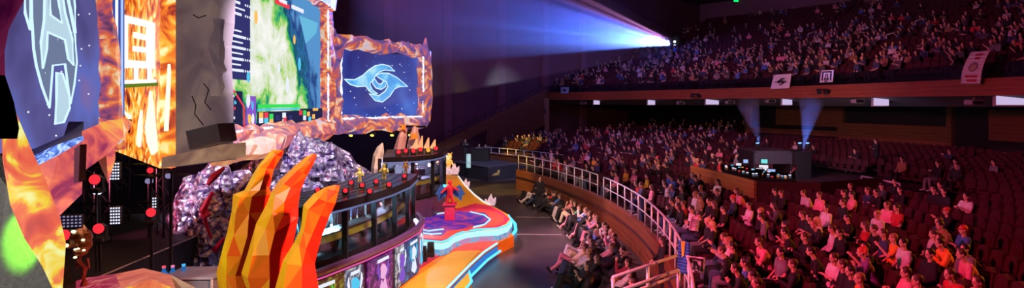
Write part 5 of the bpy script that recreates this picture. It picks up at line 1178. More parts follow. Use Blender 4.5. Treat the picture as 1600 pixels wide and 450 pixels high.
def hand(mb, wr, d, palm_n, s, n=6):
    d = d.normalized(); pn_ = (palm_n-d*palm_n.dot(d)).normalized(); sd = d.cross(pn_)*s
    mb.cap(wr, wr+d*.03, .026, .03, 8)
    for k in range(4): mb.cap(wr+d*.03+sd*(.027-.018*k), wr+d*.085+sd*(.030-.020*k), .014, .012, n)
    for k, L_ in enumerate((.062, .072, .068, .052)):
        a = wr+d*.088+sd*(.031-.0207*k); m_ = a+d*L_*.55+pn_*.008; e_ = m_+d*L_*.4+pn_*.022
        mb.cap(a, m_, .0092, .0085, n); mb.cap(m_, e_, .0085, .0075, n)
    t0 = wr+d*.025+sd*.03; t1 = t0+d*.035+sd*.03+pn_*.012; mb.cap(t0, t1, .012, .011, n); mb.cap(t1, t1+d*.03+sd*.006+pn_*.01, .011, .009, n)
def person_meshes(pose, gest, style, sleeve, name):
    J = joints(pose, gest); up, fw = J['up'], J['fw']; hd = J['head']; hu = V((0, -.08, 1)).normalized() if pose != 'recline' else V((0, .15, 1)).normalized()
    hf = V((0, -1, 0)); hf = (hf-hu*hf.dot(hu)).normalized(); R = Matrix((V((1, 0, 0)), -hf, hu)).transposed()
    b = MB()
    b.ell(hd+hu*.02, (.074, .092, .105), 14, 10, R); b.ell(hd-hu*.055+hf*.03, (.052, .058, .055), 10, 8, R)
    b.cap(hd+hf*.088+hu*.012, hd+hf*.104-hu*.022, .010, .014, 6); b.cap(hd+hf*.078-hu*.052-V((.018, 0, 0)), hd+hf*.078-hu*.052+V((.018, 0, 0)), .009, .009, 6); b.cap(hd+hf*.08+hu*.032-V((.035, 0, 0)), hd+hf*.08+hu*.032+V((.035, 0, 0)), .01, .01, 6)
    for s in (-1, 1): b.ell(hd+V((s*.078, .01, 0))-hu*.005, (.012, .024, .034), 8, 6, R)
    b.cap(J['neck']-up*.06, hd-hu*.05, .052, .05, 10)
    pv, ch = J['pelvis'], J['chest']; mid = pv.lerp(ch, .45)
    for s in (-1, 1):
        x = V((s, 0, 0)); b.cap(pv+x*.07, mid+x*.055, .115, .10, 10); b.cap(mid+x*.055, ch+x*.085, .10, .105, 10); b.cap(ch+x*.06+up*.06, J['sh', s]-x*.02, .085, .062, 10)
        b.cap(ch+x*.05, J['neck']-up*.04, .10, .05, 10)
        b.cap(J['hip', s], J['knee', s], .088, .058, 10); b.cap(J['knee', s], J['ankle', s], .056, .038, 10); b.cap(J['ankle', s], J['toe', s], .036, .03, 8)
        b.cap(J['sh', s], J['el', s], .052, .038, 9); b.cap(J['el', s], J['wr', s], .037, .026, 9)
        d = (J['wr', s]-J['el', s]); pn_ = V((-s, 0, -.5)) if gest in ('clap', 'phone', 'sign') else V((0, .2, -1))
        hand(b, J['wr', s], d, pn_, -s)
    body = cached(('body', pose, gest), b, .0105, 'person_body', M_skin)
    # eyes
    b = MB(); 
    for s in (-1, 1): b.ell(hd+hf*.084+hu*.014+V((s*.029, 0, 0)), (.012, .008, .008), 8, 5, R)
    ev = bpy.data.meshes.new('eyes'); ev.from_pydata(b.v, [], b.f); ev.materials.append(M_eye); ev.polygons.foreach_set('use_smooth', [True]*len(ev.polygons))
    # hair
    h = MB(); o_ = hd+hu*.038-hf*.018
    h.ell(o_, (.088, .100, .098), 14, 10, R)
    if style == 'long':
        for s in (-1, 0, 1): h.cap(o_-hf*.03+V((s*.06, 0, 0)), o_-hf*.06-hu*.24+V((s*.085, 0, 0)), .05, .04, 8)
        h.cap(o_+V((.065, 0, 0)), o_+V((.08, 0, 0))-hu*.16, .03, .025, 6); h.cap(o_-V((.065, 0, 0)), o_-V((.08, 0, 0))-hu*.16, .03, .025, 6)
    elif style == 'cap': h.ell(o_+hf*.09+hu*.0, (.065, .075, .014), 10, 6, R)
    elif style == 'bun': h.ell(o_-hf*.07+hu*.09, (.045, .045, .045), 8, 6, R)
    elif style == 'curly':
        for a in range(12): h.ell(o_+R@V((.075*cos(a*.52*2), .06+.02*sin(a), .06*sin(a*.9)+.02)), (.04, .04, .04), 6, 5)
    hm = cached(('hair', pose, gest, style), h, .013, 'hair', M_hair)
    # shirt
    g_ = .016; c = MB()
    for s in (-1, 1):
        x = V((s, 0, 0)); c.cap(pv+x*.065+up*.02, mid+x*.06, .115+g_, .108+g_, 10); c.cap(mid+x*.06, ch+x*.085, .108+g_, .108+g_, 10); c.cap(ch+x*.06+up*.06, J['sh', s]-x*.015, .088+g_, .066+g_, 10); c.cap(ch+x*.04, J['neck']-up*.065, .10+g_, .05+g_, 10)
        if sleeve == 'short': c.cap(J['sh', s], J['sh', s].lerp(J['el', s], .62), .056+g_, .052+g_, 10)
        else: c.cap(J['sh', s], J['el', s], .056+g_, .046+g_, 10); c.cap(J['el', s], J['el', s].lerp(J['wr', s], .9), .044+g_, .034+g_, 10)
        if sleeve == 'hood': c.cap(J['neck']-fw*.06-up*.03+x*.03, J['neck']-fw*.07-up*.09, .055, .05, 8)
    sm = cached(('shirt', pose, gest, sleeve), c, .0135, 'shirt', M_cloth)
    t = MB()
    for s in (-1, 1):
        x = V((s, 0, 0)); t.cap(pv+x*.07-up*.03, pv+x*.06+up*.03, .118+g_, .112+g_, 10); t.cap(J['hip', s], J['knee', s], .095+g_, .066+g_, 10)
        t.cap(J['knee', s], J['knee', s].lerp(J['ankle', s], .12 if style == 'shorts' else .88), .064+g_, .05+g_, 10)
    tm = cached(('trousers', pose, gest), t, .0135, 'trousers', M_cloth)
    shoes = []
    for s in (-1, 1):
        k = MB(); a, e_ = J['ankle', s], J['toe', s]; k.cap(a+(a-e_).normalized()*.03-V((0, 0, .02)), e_, .05, .042, 9); k.cap(a, a+(J['knee', s]-a).normalized()*.05, .045, .043, 8)
        shoes.append(cached(('shoe', pose, gest, s), k, .0125, 'shoe', M_cloth))
    return dict(body=body, eyes=ev, hair=hm, shirt=sm, trousers=tm, shoes=shoes, J=J)
def mk(name, me, parent, col):
    o = bpy.data.objects.new(name, me); COL.objects.link(o); o.parent = parent; o.color = (*col, 1); return o
_P = {}
def place_person(loc, rz, pose, gest, style, sleeve, shirt, trous, hair, shoe, label, group=None, scale=1.0):
    key = (pose, gest, style, sleeve)
    if key not in _P: _P[key] = person_meshes(*key, 'person_'+'_'.join(key))
    m = _P[key]; r = bpy.data.objects.new('person', m['body']); COL.objects.link(r); r.location = loc; r.rotation_euler.z = rz; r.scale = (scale,)*3
    tag(r, label, 'person', group)
    mk('hair' if style != 'cap' else 'cap', m['hair'], r, hair); mk('eyes', m['eyes'], r, (0, 0, 0)); mk('shirt' if sleeve != 'hood' else 'hooded_jacket', m['shirt'], r, shirt); mk('trousers', m['trousers'], r, trous)
    for s in m['shoes']: mk('shoe', s, r, shoe)
    return r
# simpler far-off figure : one mesh, four materials (about 300 faces)
def far_mesh(pose, gest, n=6, joined=True):
    J = joints(pose, gest); up = J['up']; b = MB(); hd = J['head']
    b.mi = 0; b.ell(hd, (.08, .095, .12), 8, 6); b.cap(J['neck']-up*.05, hd, .05, .05, n, False)
    for s in (-1, 1):
        b.cap(J['el', s], J['wr', s], .042, .034, n); b.cap(J['wr', s], J['wr', s]+(J['wr', s]-J['el', s]).normalized()*.13, .04, .02, n)
    b.mi = 1; b.ell(hd+V((0, .025, .035)), (.09, .10, .10), 8, 6)
    b.mi = 2
    for s in (-1, 1):
        x = V((s, 0, 0)); b.cap(J['pelvis']+x*.07, J['chest']+x*.085+up*.03, .125, .12, n); b.cap(J['chest']+x*.07+up*.07, J['sh', s], .10, .075, n); b.cap(J['sh', s], J['el', s], .07, .055, n)
    b.mi = 3
    for s in (-1, 1):
        b.cap(J['hip', s], J['knee', s], .10, .07, n); b.cap(J['knee', s], J['ankle', s], .068, .05, n); b.cap(J['ankle', s], J['toe', s], .05, .045, n)
    return b
GESTS = ['lap', 'clap', 'crossed', 'phone', 'chin', 'forward', 'lap', 'crossed', 'back', 'lap', 'crossed', 'chin', 'lap']
_FM = {}
def far_person(loc, rz, gest, shirt, label, group, pose='sit', hair=None):
    k = (pose, gest)
    if k not in _FM:
        b = far_mesh(pose, gest); me = bpy.data.meshes.new('person_far'); me.from_pydata(b.v, [], b.f)
        for m_ in (M_skin, M_hairf, M_cloth, M_trf): me.materials.append(m_)
        me.polygons.foreach_set('material_index', b.m); me.polygons.foreach_set('use_smooth', [True]*len(b.f)); _FM[k] = me
    o = bpy.data.objects.new('person', _FM[k]); COL.objects.link(o); o.location = loc; o.rotation_euler.z = rz; o.color = (*shirt, 1); tag(o, label, 'person', group); return o

# ------------------------------------------------------------------ theatre seats
M_seat = mat('wine_velvet', (.05, .005, .011), rough=.75, var=.15, scale=8, spec=.3); M_shell = mat('seat_shell', (.06, .01, .014), rough=.4)
def bent_board(w_, h_, t, bow, y, z, tilt=.12, n=6, round_top=True):
    b = MB(); fr, bk = [], []
    for j in range(5):
        v = j/4; row = []; row2 = []
        for i in range(n+1):
            u = i/n*2-1; ww = w_/2*(1-(.22*max(0, v-.6)*2.0 if round_top else 0)); x = u*ww; yy = y+tilt*v*h_-bow*u*u; zz_ = z+h_*v-(.05*u*u*u*u if j == 4 else 0)
            row.append(V((x, yy, zz_))); row2.append(V((x, yy+t, zz_)))
        fr.append(row); bk.append(row2)
    rs = [fr[j]+bk[j][::-1] for j in range(5)]; b.rings(rs); return b
def make_seat(label, group):
    t = thing('theatre_seat', (0, 0, 0), label, 'seat', group)
    bent_board(.50, .60, .09, .035, .19, .42).build('backrest', M_seat, t, smooth=False)
    bent_board(.53, .66, .03, .035, .285, .36).build('back_shell', M_shell, t)
    b = MB(); b.box((0, 0, .40), (.47, .46, .11), bev=.035); b.build('seat_cushion', M_seat, t)
    for s in (-1, 1):
        b = MB(); b.box((s*.27, .02, .62), (.05, .40, .04), bev=.012); b.box((s*.27, .1, .31), (.035, .26, .60)); b.build('armrest', M_shell, t)
    return t
seat_p = make_seat('empty dark red velvet theatre seat in the curved lower tier', 'red theatre seats of the lower tier')
seat_parts = list(seat_p.children)
ROW0, PITCH = 47.3, .98
seats = []          # (R, angle, row, loc, rz, head_px, head_py)
aisles = [(-30, -21), (9.2, 10.2), (25.3, 26.0), (38.5, 39.3)]
for k in range(31):
    R = ROW0+k*PITCH; n = int((44.4+20)*pi/180*R/.565)
    for i in range(n):
        a = -20+64.4*i/n+.0
        if any(l < a < h_ for l, h_ in aisles): continue
        if R < R_in(a)+1.2: continue
        if a > 42.8 or (55.3 < R < 61 and 2.8 < a < 16.5): continue
        if R > 69.3 and a < AW+.8: continue
        if 51.2 < R < 59.2 and 2.8 < a < 13.0: continue
        if 56.6 < R < 59.2 and 0 < a < 4: continue
        p = polar(R, a, slope_z(R))
        if p.y < 8.5: continue
        q = seen(p+V((0, 0, 1.3)))
        if q[0] > 1680 or q[0] < 740 or q[1] > 500: continue
        seats.append([R, a, k, p, radians(a-90), q[0], q[1], p.y])
# ---- who sits where: heads read off the photograph (column, row, shirt, hair, gesture, style, sleeve)
W, K, GR, RD, BL, PK, OR, YE, NV, BR, ST, CR = ((.62, .6, .64), (.012, .012, .016), (.18, .18, .21), (.5, .03, .04), (.06, .16, .5), (.75, .25, .35), (.85, .28, .03), (.8, .6, .05), (.04, .06, .14), (.28, .15, .08), (.55, .5, .55), (.75, .68, .5))
CN = {W: 'white', K: 'black', GR: 'grey', RD: 'red', BL: 'blue', PK: 'pink', OR: 'orange', YE: 'yellow', NV: 'navy', BR: 'brown', ST: 'pale grey', CR: 'cream'}
HB, HD, HL, HR_, HY_ = (.02, .014, .012), (.07, .035, .02), (.55, .38, .2), (.55, .05, .03), (.3, .16, .07)
HN = {HB: 'black hair', HD: 'dark hair', HL: 'blond hair', HR_: 'red hair', HY_: 'brown hair'}
heads = [(1082,305,ST,HY_,'lap','short'),(1115,300,K,HD,'crossed','short'),(1158,301,PK,HD,'forward','long'),(1099,314,K,HB,'lap','short'),(1122,333,K,HB,'lap','short'),(1162,326,W,HB,'crossed','short'),(1182,336,K,HY_,'lap','short'),(1192,348,GR,HB,'forward','short'),(1101,352,K,HL,'lap','long'),(1086,333,K,HR_,'sign','cap'),(1096,345,K,HL,'lap','short'),
 (1112,387,W,HY_,'sign','long'),(1141,366,NV,HD,'phone','short'),(1158,374,K,HB,'lap','short'),(1168,384,K,HD,'forward','short'),(1210,358,BR,HB,'crossed','curly'),(1220,370,PK,HD,'chin','short'),(1232,390,GR,HB,'lap','short'),(1240,341,K,HD,'lap','short'),(1251,347,K,HB,'crossed','short'),(1120,433,K,HB,'chin','short'),(1190,428,K,HB,'clap','short'),(1112,450,K,HD,'lap','short'),(1146,427,BL,HB,'lap','curly'),(1203,300,K,HB,'lap','short'),(1226,297,K,HD,'lap','short'),
 (1261,303,ST,HD,'forward','short'),(1268,309,PK,HD,'lap','short'),(1310,311,K,HD,'lap','short'),(1322,308,PK,HB,'clap','short'),(1314,297,K,HB,'lap','short'),(1324,295,K,HD,'lap','short'),(1345,301,NV,HD,'lap','short'),(1361,299,K,HB,'crossed','short'),(1377,318,PK,HD,'lap','short'),(1393,321,RD,HB,'lap','short'),(1270,331,W,HB,'back','short'),(1281,336,W,HL,'lap','long'),(1331,333,K,HB,'crossed','short'),(1300,351,W,HD,'lap','short'),(1315,356,K,HB,'lap','short'),(1250,352,K,HB,'forward','short'),(1262,358,K,HD,'clap','short'),(1272,361,K,HY_,'chin','short'),(1367,353,K,HD,'clap','short'),(1393,366,OR,HY_,'phone','short'),(1413,377,W,HB,'lap','short'),
 (1243,406,K,HD,'clap','short'),(1307,398,W,HD,'crossed','short'),(1278,393,K,HB,'forward','short'),(1353,381,K,HB,'phone','short'),(1366,389,(.22,.08,.3),HR_,'chin','curly'),(1302,430,K,HB,'lap','short'),(1326,437,OR,HY_,'lap','short'),(1409,427,PK,HD,'clap','short'),(1403,283,K,HB,'lap','short'),
 (1461,297,K,HD,'lap','short'),(1478,300,K,HB,'lap','short'),(1498,308,W,HB,'clap','short'),(1459,281,K,HB,'chin','short'),(1462,340,NV,HD,'lap','short'),(1443,361,ST,HD,'back','short'),(1466,362,K,HD,'clap','short'),(1489,352,BR,HB,'chin','short'),(1503,356,BL,HB,'crossed','cap'),(1500,379,GR,HB,'lap','short'),(1513,389,PK,HD,'forward','short'),(1480,386,OR,HB,'chin','short'),(1497,421,RD,HD,'chin','short'),(1513,441,PK,HD,'clap','short'),(1425,436,PK,HD,'lap','short'),(1495,249,GR,HB,'lap','short'),(1499,262,K,HD,'lap','short'),(1550,251,GR,HB,'lap','short'),(1455,266,K,HB,'clap','short'),
 (1060,300,K,HD,'lap','short'),(1048,292,W,HD,'forward','short'),(1040,316,W,HB,'back','short'),(1022,288,PK,HD,'lap','long'),(1005,270,YE,HD,'lap','short'),(958,272,PK,HB,'lap','short'),(977,268,YE,HD,'lap','short'),(1000,292,RD,HD,'forward','short'),(1044,270,BL,HD,'lap','short'),(1052,282,BL,HB,'forward','short'),(926,250,YE,HB,'lap','short'),(1000,240,W,HD,'lap','short'),(1065,330,W,HB,'lap','short'),(1070,312,RD,HD,'lap','short'),(1098,300,BR,HB,'lap','short')]
used = {}
def nearest_seat(px, py):
    best = None
    for i, s in enumerate(seats):
        if i in used: continue
        d = (s[5]-px)**2+((s[6]-py)*1.6)**2
        if best is None or d < best[0]: best = (d, i)
    return best[1]
for h_ in heads:
    i = nearest_seat(h_[0], h_[1]); used[i] = h_
rs = random.Random(21)
DG = (.07, .07, .08); CN[DG] = 'dark grey'
SH = [K]*15+[NV]*5+[DG]*5+[GR]*2+[W]*1+[ST]*1+[BR, BR, RD, BL, PK]
def dens(px, py, Y):
    if px < 860: return .45 if py < 250 else .3
    if px < 1130: return .33 if py > 205 else .15
    if px < 1170: return .2
    if py > 350 and px < 1500: return .2
    if px < 1420 and py > 280: return .07
    return .015
for i, s in enumerate(seats):
    if i not in used and rs.random() < dens(s[5], s[6], s[7]):
        if s[5] > 1560 or s[6] > 470: continue
        used[i] = (s[5], s[6], rs.choice(SH), rs.choice([HB, HB, HD, HD, HY_, HL]), rs.choice(GESTS), rs.choice(['short']*5+['long']*2+['curly', 'cap']))
occ = sorted(used, key=lambda i: seats[i][7])
NPIT = 46
near_n, total_n = 150, 300-NPIT
ordn = ['first', 'second', 'third', 'fourth', 'fifth', 'sixth', 'seventh', 'eighth', 'ninth', 'tenth', 'eleventh', 'twelfth', 'thirteenth', 'fourteenth', 'fifteenth', 'sixteenth', 'seventeenth', 'eighteenth', 'nineteenth', 'twentieth']+['far']*20
gword = {'lap': 'hands in lap', 'clap': 'hands together', 'crossed': 'arms crossed', 'phone': 'hand raised', 'chin': 'hand at chin', 'forward': 'leaning forward', 'back': 'leaning back', 'sign': 'holding a sign', 'cheer': 'arms up'}
def sector(px, py, row):
    if px > 1480: return 'by orange-rimmed seats' if py > 330 else 'in dark upper seats'
    if px > 1390: return 'below dark upper seats'
    if px > 1290: return 'below steel handrail'
    if px > 1190: return 'below control cabin'
    if px > 1090: return 'below wooden booth'
    if px > 1000: return 'behind near rail'
    if px > 920: return 'behind middle rail'
    return 'behind far rail'
labels = {}
def uniq(lab, grp=None):
    """a label met twice marks a pair nothing tells apart: both carry one group"""
    labels.setdefault(lab, []).append(None); return lab
people = []
near_seat_ids = occ[:total_n]
cols_seen = {}
for n_, i in enumerate(occ[:total_n]):
    R, a, k, p, rz, px, py, Y = seats[i]; h_ = used[i]; shirt, hair, gest, style = h_[2], h_[3], h_[4], h_[5]
    loc = p+V((0, 0, 0)); rzz = rz+rs.uniform(-.25, .25)
    cn = CN.get(shirt, 'purple')
    if n_ < near_n:
        hs = ('cap' if style == 'cap' else ('long ' if style == 'long' else 'curly ' if style == 'curly' else 'short ')+HN.get(hair, 'dark hair'))
        lab = 'person, %s top, %s, %s, %s row %s' % (cn, hs, gword[gest], ordn[k], sector(px, py, k))
        sl = rs.choice(['short', 'short', 'long', 'hood']) if shirt not in (K,) else rs.choice(['long', 'hood', 'short'])
        o = place_person(loc, rzz, 'sit', gest, style, sl, shirt, rs.choice([K, NV, (.05, .08, .16), GR, (.1, .14, .25)]), hair if style != 'cap' else rs.choice([K, RD, NV]), rs.choice([K, W, GR]), lab)
        people.append(o)
    else:
        lab = 'small seated figure, %s top, %s, %s row' % (cn, sector(px, py, k), ordn[k] if ordn[k] != 'far' else 'rearmost')
        o = far_person(loc, rzz, gest, shirt, lab, None); people.append(o)
from collections import Counter
cnt = Counter(o['label'] for o in people)
for o in people:
    if cnt[o['label']] > 1: o['group'] = 'look-alikes: '+o['label']
# seats as objects: nearest 300 that the picture shows
order = sorted(range(len(seats)), key=lambda i: seats[i][7]); first = True; n_s = 0; rest = []
for i in order:
    R, a, k, p, rz, px, py, Y = seats[i]
    vis = (px < 1640 and py < 480)
    if vis and n_s < 300:
        if first: o = seat_p; first = False
        else:
            o = seat_p.copy(); COL.objects.link(o)
            for c in seat_parts:
                q = c.copy(); COL.objects.link(q); q.parent = o
        o.location = p; o.rotation_euler.z = rz; n_s += 1
        if i in used: o['label'] = 'dark red velvet theatre seat with someone sitting in it, lower tier'; o['group'] = 'occupied theatre seats of the lower tier'
    else: rest.append(i)
def mass(name, items, material, label, cat, attr=True):
    """items: (verts Nx3 array, faces list, colour per face, matrix) merged into one object"""
    vs, fl, cl, off = [], [], [], 0
    tot, counts, cols = [], [], []
    for v, fa, fc, Mx in items:
        vv = v@np.array(Mx.to_3x3()).T+np.array(Mx.translation); vs.append(vv)
        for f, c in zip(fa, fc): tot.extend([i+off for i in f]); counts.append(len(f)); cols.extend([c]*len(f))
        off += len(v)
    me = bpy.data.meshes.new(name); vs = np.concatenate(vs).astype(np.float32)
    me.vertices.add(len(vs)); me.vertices.foreach_set('co', vs.ravel()); me.loops.add(len(tot)); me.loops.foreach_set('vertex_index', np.array(tot, dtype=np.int32))
    me.polygons.add(len(counts)); st = np.concatenate([[0], np.cumsum(counts)[:-1]]).astype(np.int32); me.polygons.foreach_set('loop_start', st); me.polygons.foreach_set('loop_total', np.array(counts, dtype=np.int32))
    me.update(calc_edges=True); me.validate()
    ca = me.color_attributes.new('pigment', 'FLOAT_COLOR', 'CORNER'); arr = np.ones((len(me.loops), 4), dtype=np.float32); arr[:len(cols), :3] = np.array(cols, dtype=np.float32)[:len(me.loops)]; ca.data.foreach_set('color', arr.ravel())
    me.materials.append(material); o = bpy.data.objects.new(name, me); COL.objects.link(o); tag(o, label, cat, None, 'stuff'); return o
M_pigc = mat('crowd_pigment', (1, 1, 1), rough=.8, attr='pigment', var=.05)
sb_ = MB(); sb_.add(bent_board(.5, .62, .1, .03, .2, .40, n=3).v, bent_board(.5, .62, .1, .03, .2, .40, n=3).f); sb_.box((0, 0, .38), (.46, .46, .12)); sb_.box((.27, .05, .5), (.05, .4, .3)); sb_.box((-.27, .05, .5), (.05, .4, .3))
SV = np.array([tuple(v) for v in sb_.v]); SF = sb_.f; SCOL = [(.05, .005, .011)]*len(SF)
Mx_ = lambda p, rz: Matrix.Translation(p)@Matrix.Rotation(rz, 4, 'Z')
mass('seat_rows', [(SV, SF, SCOL, Mx_(seats[i][3], seats[i][4])) for i in rest], M_pigc, 'rows of dark red seats filling the far lower tier', 'seats')
FB = {g: far_mesh('sit', g, n=5) for g in set(GESTS)}
FV = {g: np.array([tuple(v) for v in b.v]) for g, b in FB.items()}
def crowd_item(p, rz, g, shirt, hair, skin):
    b = FB[g]; pal = [skin, hair, shirt, (.03, .03, .045)]; return (FV[g], b.f, [pal[m] for m in b.m], Mx_(p, rz))
SK = [(.62, .36, .27), (.7, .45, .34), (.5, .28, .2), (.66, .4, .3)]
mass('crowd', [crowd_item(seats[i][3], seats[i][4]+rs.uniform(-.3, .3), used[i][4] if used[i][4] in FB else 'lap', used[i][2], used[i][3], rs.choice(SK)) for i in occ[total_n:]], M_pigc, 'dense far audience seated below the balcony, too distant to single out', 'crowd')
# balcony and top tier
bs, bp_ = [], []
for tier, (R0, nR, pit_, zf_, a1) in enumerate([(63.6, 22, .96, balc_z, 44.6), (87.0, 10, 1.0, lambda R: 12.9+(R-85.6)*.377, 44.6)]):
    for k in range(nR):
        R = R0+k*pit_; n = int((a1+4)*pi/180*R/.56)
        for i in range(n):
            a = -4+(a1+4)*i/n
            if any(l < a < h_ for l, h_ in [(11.6, 12.2), (21.4, 22.0), (31.0, 31.6)]): continue
            p = polar(R, a, zf_(R)+(.06 if tier == 0 else 0)); q = seen(p+V((0, 0, 1.3)))
            if q[0] > 1660 or q[1] < -30 or (p-at(1055, 71, 78)).length < 3.2 and (p.xy-at(1055, 71, 78).xy).length < 1.5: continue
            bs.append((SV, SF, SCOL, Mx_(p, radians(a-90))))
            pr = (.44-.013*k if q[0] > 1050 else .34-.012*k) if tier == 0 else .09
            if tier == 0 and q[1] < 70 and q[0] < 1200: pr *= .35
            cl_ = noise.noise(V((p.x*.25, p.y*.25, 0)))
            if rs.random() < pr+cl_*.35: bp_.append(crowd_item(p, radians(a-90)+rs.uniform(-.3, .3), rs.choice(GESTS), rs.choice(SH), rs.choice([HB, HB, HD, HY_]), rs.choice(SK)))
mass('balcony_seat_rows', bs, M_pigc, 'rows of dark seats rising through the balcony and top tier', 'seats')
mass('balcony_crowd', bp_, M_pigc, 'dense audience filling the balcony and top tier, too distant to single out', 'crowd')

# ------------------------------------------------------------------ the pit: beanbags and who lounges on them
M_bag = mat('black_nylon', (.018, .017, .024), rough=.55, var=.3, bump=.5, scale=5)
import bmesh
def bag_mesh(seed):
    b = blob((0, 0, .26), (.48, .52, .30), seed, amp=.12, fr=2.2, sub=3, zmin=0)
    for v in b.v:
        if v.y > 0: v.z *= 1+.75*min(v.y/.5, 1)                      # higher behind the sitter
        if v.y < .12: v.z = min(v.z, .24+.05*v.x*v.x)
    me = bpy.data.meshes.new('bean_bag'); me.from_pydata([tuple(v) for v in b.v], [], b.f); me.materials.append(M_bag); me.polygons.foreach_set('use_smooth', [True]*len(b.f)); return me
bags = [bag_mesh(i*3.1+1) for i in range(4)]
pit = [(852,293,NV,HD,'lap','short',W,1),(866,296,W,HD,'phone','short',NV,1),(876,306,BL,HD,'lap','short',K,1),(896,300,RD,HB,'crossed','short',K,1),(898,316,PK,HD,'chin','long',W,1),(912,324,(.1,.4,.2),HD,'clap','short',CR,1),(922,330,W,HY_,'phone','short',PK,1),(888,288,K,HB,'lap','short',K,1),(925,300,K,HD,'lap','short',K,1),
 (940,318,K,HB,'crossed','short',K,0),(934,342,PK,HD,'chin','long',K,1),(955,330,BL,HD,'back','short',K,1),(962,344,BL,HB,'lap','cap',PK,1),(968,334,K,HD,'crossed','short',K,1),(992,344,PK,HD,'clap','short',K,1),(956,356,W,HD,'forward','short',PK,1),(942,368,W,HL,'phone','long',NV,1),(998,360,ST,HD,'phone','short',K,1),(1006,374,K,HR_,'crossed','cap',GR,1),(916,368,BL,HL,'lap','long',K,1),
 (905,378,W,HB,'chin','long',W,1),(960,376,PK,HB,'phone','short',K,1),(896,392,CR,HD,'lap','short',PK,1),(908,386,K,HB,'back','long',CR,1),(938,392,(.5,.2,.25),HD,'forward','short',GR,1),(902,402,W,HY_,'forward','short',NV,1),(914,412,K,HD,'lap','long',K,1),(898,424,K,HB,'crossed','curly',K,1),(980,400,K,HB,'lap','short',K,1),(1000,418,(.3,.03,.06),HB,'phone','short',K,1),(1004,432,W,HB,'lap','short',K,0),(938,448,K,HY_,'lap','short',K,0),(966,452,ST,HD,'lap','short',K,0),(1028,398,K,HB,'back','short',K,1),(1020,340,K,HB,'lap','short',K,1)]
posw = lambda py: 'by far pit wall' if py < 320 else 'mid pit' if py < 350 else 'near floor tape' if py < 385 else 'near step rails'
pp_ = []
def clampR(p):
    d = V((p.x-CEN.x, p.y-CEN.y, 0)); return p if d.length < 44.6 else V((CEN.x, CEN.y, p.z))+d.normalized()*44.6
for n_, (px, py, sh_, ha, ge, sty, tr, rec) in enumerate(pit):
    g_ = ground(px, py+10, .55); loc = clampR(V((g_.x, g_.y, 0))); rz = radians(-90)+rs.uniform(-.35, .35)+(-.1)
    cn = CN.get(sh_, {0: 'teal', 1: 'green'}.get(n_ % 1, 'green')) if sh_ in CN else ('green' if sh_[1] > .3 else 'maroon')
    hs = ('cap' if sty == 'cap' else ('long ' if sty == 'long' else 'curly ' if sty == 'curly' else 'short ')+HN.get(ha, 'dark hair'))
    tn = 'shorts' if False else 'trousers'
    o = place_person(loc+V((0, 0, .02)), rz, 'recline', ge, sty, rs.choice(['short', 'long']), sh_, tr, ha if sty != 'cap' else RD, W if n_ % 3 == 0 else K, 'person in %s top and %s %s, %s, %s, lounging on a black beanbag %s' % (cn, CN.get(tr, 'dark'), tn, hs, gword[ge], posw(py)))
    o['label'] = 'lounging person, %s top, %s trousers, %s, %s, %s' % (cn, CN.get(tr, 'dark'), hs, gword[ge], posw(py)); pp_.append(o)
    bo = bpy.data.objects.new('bean_bag', bags[n_ % 4]); COL.objects.link(bo); bo.location = loc; bo.rotation_euler.z = rz; bo.location += Matrix.Rotation(rz, 3, 'Z')@V((0, .12, 0))
    tag(bo, 'black beanbag under person, %s top, %s, %s' % (cn, hs, posw(py)), 'beanbag')
for n_, (px, py) in enumerate([(910, 345), (975, 390), (1018, 385), (945, 425), (1030, 425), (935, 438), (985, 372), (975, 318), (1000, 395), (950, 408), (985, 430), (1035, 410), (925, 415), (948, 440), (972, 412), (990, 388), (958, 398), (915, 330), (930, 312), (986, 352), (1010, 352), (1016, 405), (1012, 372), (924, 396)]):
    g_ = clampR(ground(px, py, .2)); bo = bpy.data.objects.new('bean_bag', bags[(n_+1) % 4]); COL.objects.link(bo); bo.location = (g_.x, g_.y, 0); bo.rotation_euler.z = n_*1.3
    tag(bo, 'unoccupied slumped black beanbag among the lounging audience in the pit', 'beanbag', 'unoccupied black beanbags')
cnt = Counter(o['label'] for o in pp_)
for o in pp_:
    if cnt[o['label']] > 1: o['group'] = 'look-alikes: '+o['label']
bl = Counter(o.get('label') for o in bpy.data.objects if o.name.startswith('bean_bag'))
for o in bpy.data.objects:
    if o.name.startswith('bean_bag') and bl[o['label']] > 1 and 'group' not in o: o['group'] = 'black beanbags '+o['label'][-30:]
# people on their feet and others by hand
def stand(px, py_feet, z, pose, ge, sty, sl, sh_, tr, ha, lab, rz=-1.57, Y=None):
    g_ = ground(px, py_feet, z) if Y is None else V((at(px, 0, Y).x, Y, z)); return place_person(V((g_.x, g_.y, z)), rz, pose, ge, sty, sl, sh_, tr, ha, K, lab)
stand(843, 326, 0, 'walk', 'lap', 'short', 'long', K, K, HB, 'person in black suit walking across the open pit floor', rz=.4)
stand(872, 262, .95, 'stand', 'crossed', 'short', 'long', K, K, HB, 'person in black standing at the far rail opening, arms crossed', Y=41.8)
stand(862, 262, .95, 'stand', 'lap', 'short', 'long', W, K, HB, 'person in white sleeves standing at the far rail opening', Y=42.8)
stand(950, 330, 0, 'stand', 'forward', 'short', 'long', K, K, HB, 'person in black standing among the beanbags below the wooden pit wall', Y=31)
stand(1036, 420, 0, 'stand', 'back', 'long', 'long', K, K, HB, 'tall person in black standing at the near steps beside the pit wall', Y=19.3)
stand(1003, 330, .9, 'stand', 'clap', 'short', 'hood', NV, NV, HD, 'person in navy standing at the opening between the two rail sections', Y=25.3)
stand(727, 250, 1.08, 'stand', 'clap', 'short', 'long', K, K, HD, 'presenter in dark clothes standing at the stage side of the platform', Y=52.0, rz=.3)
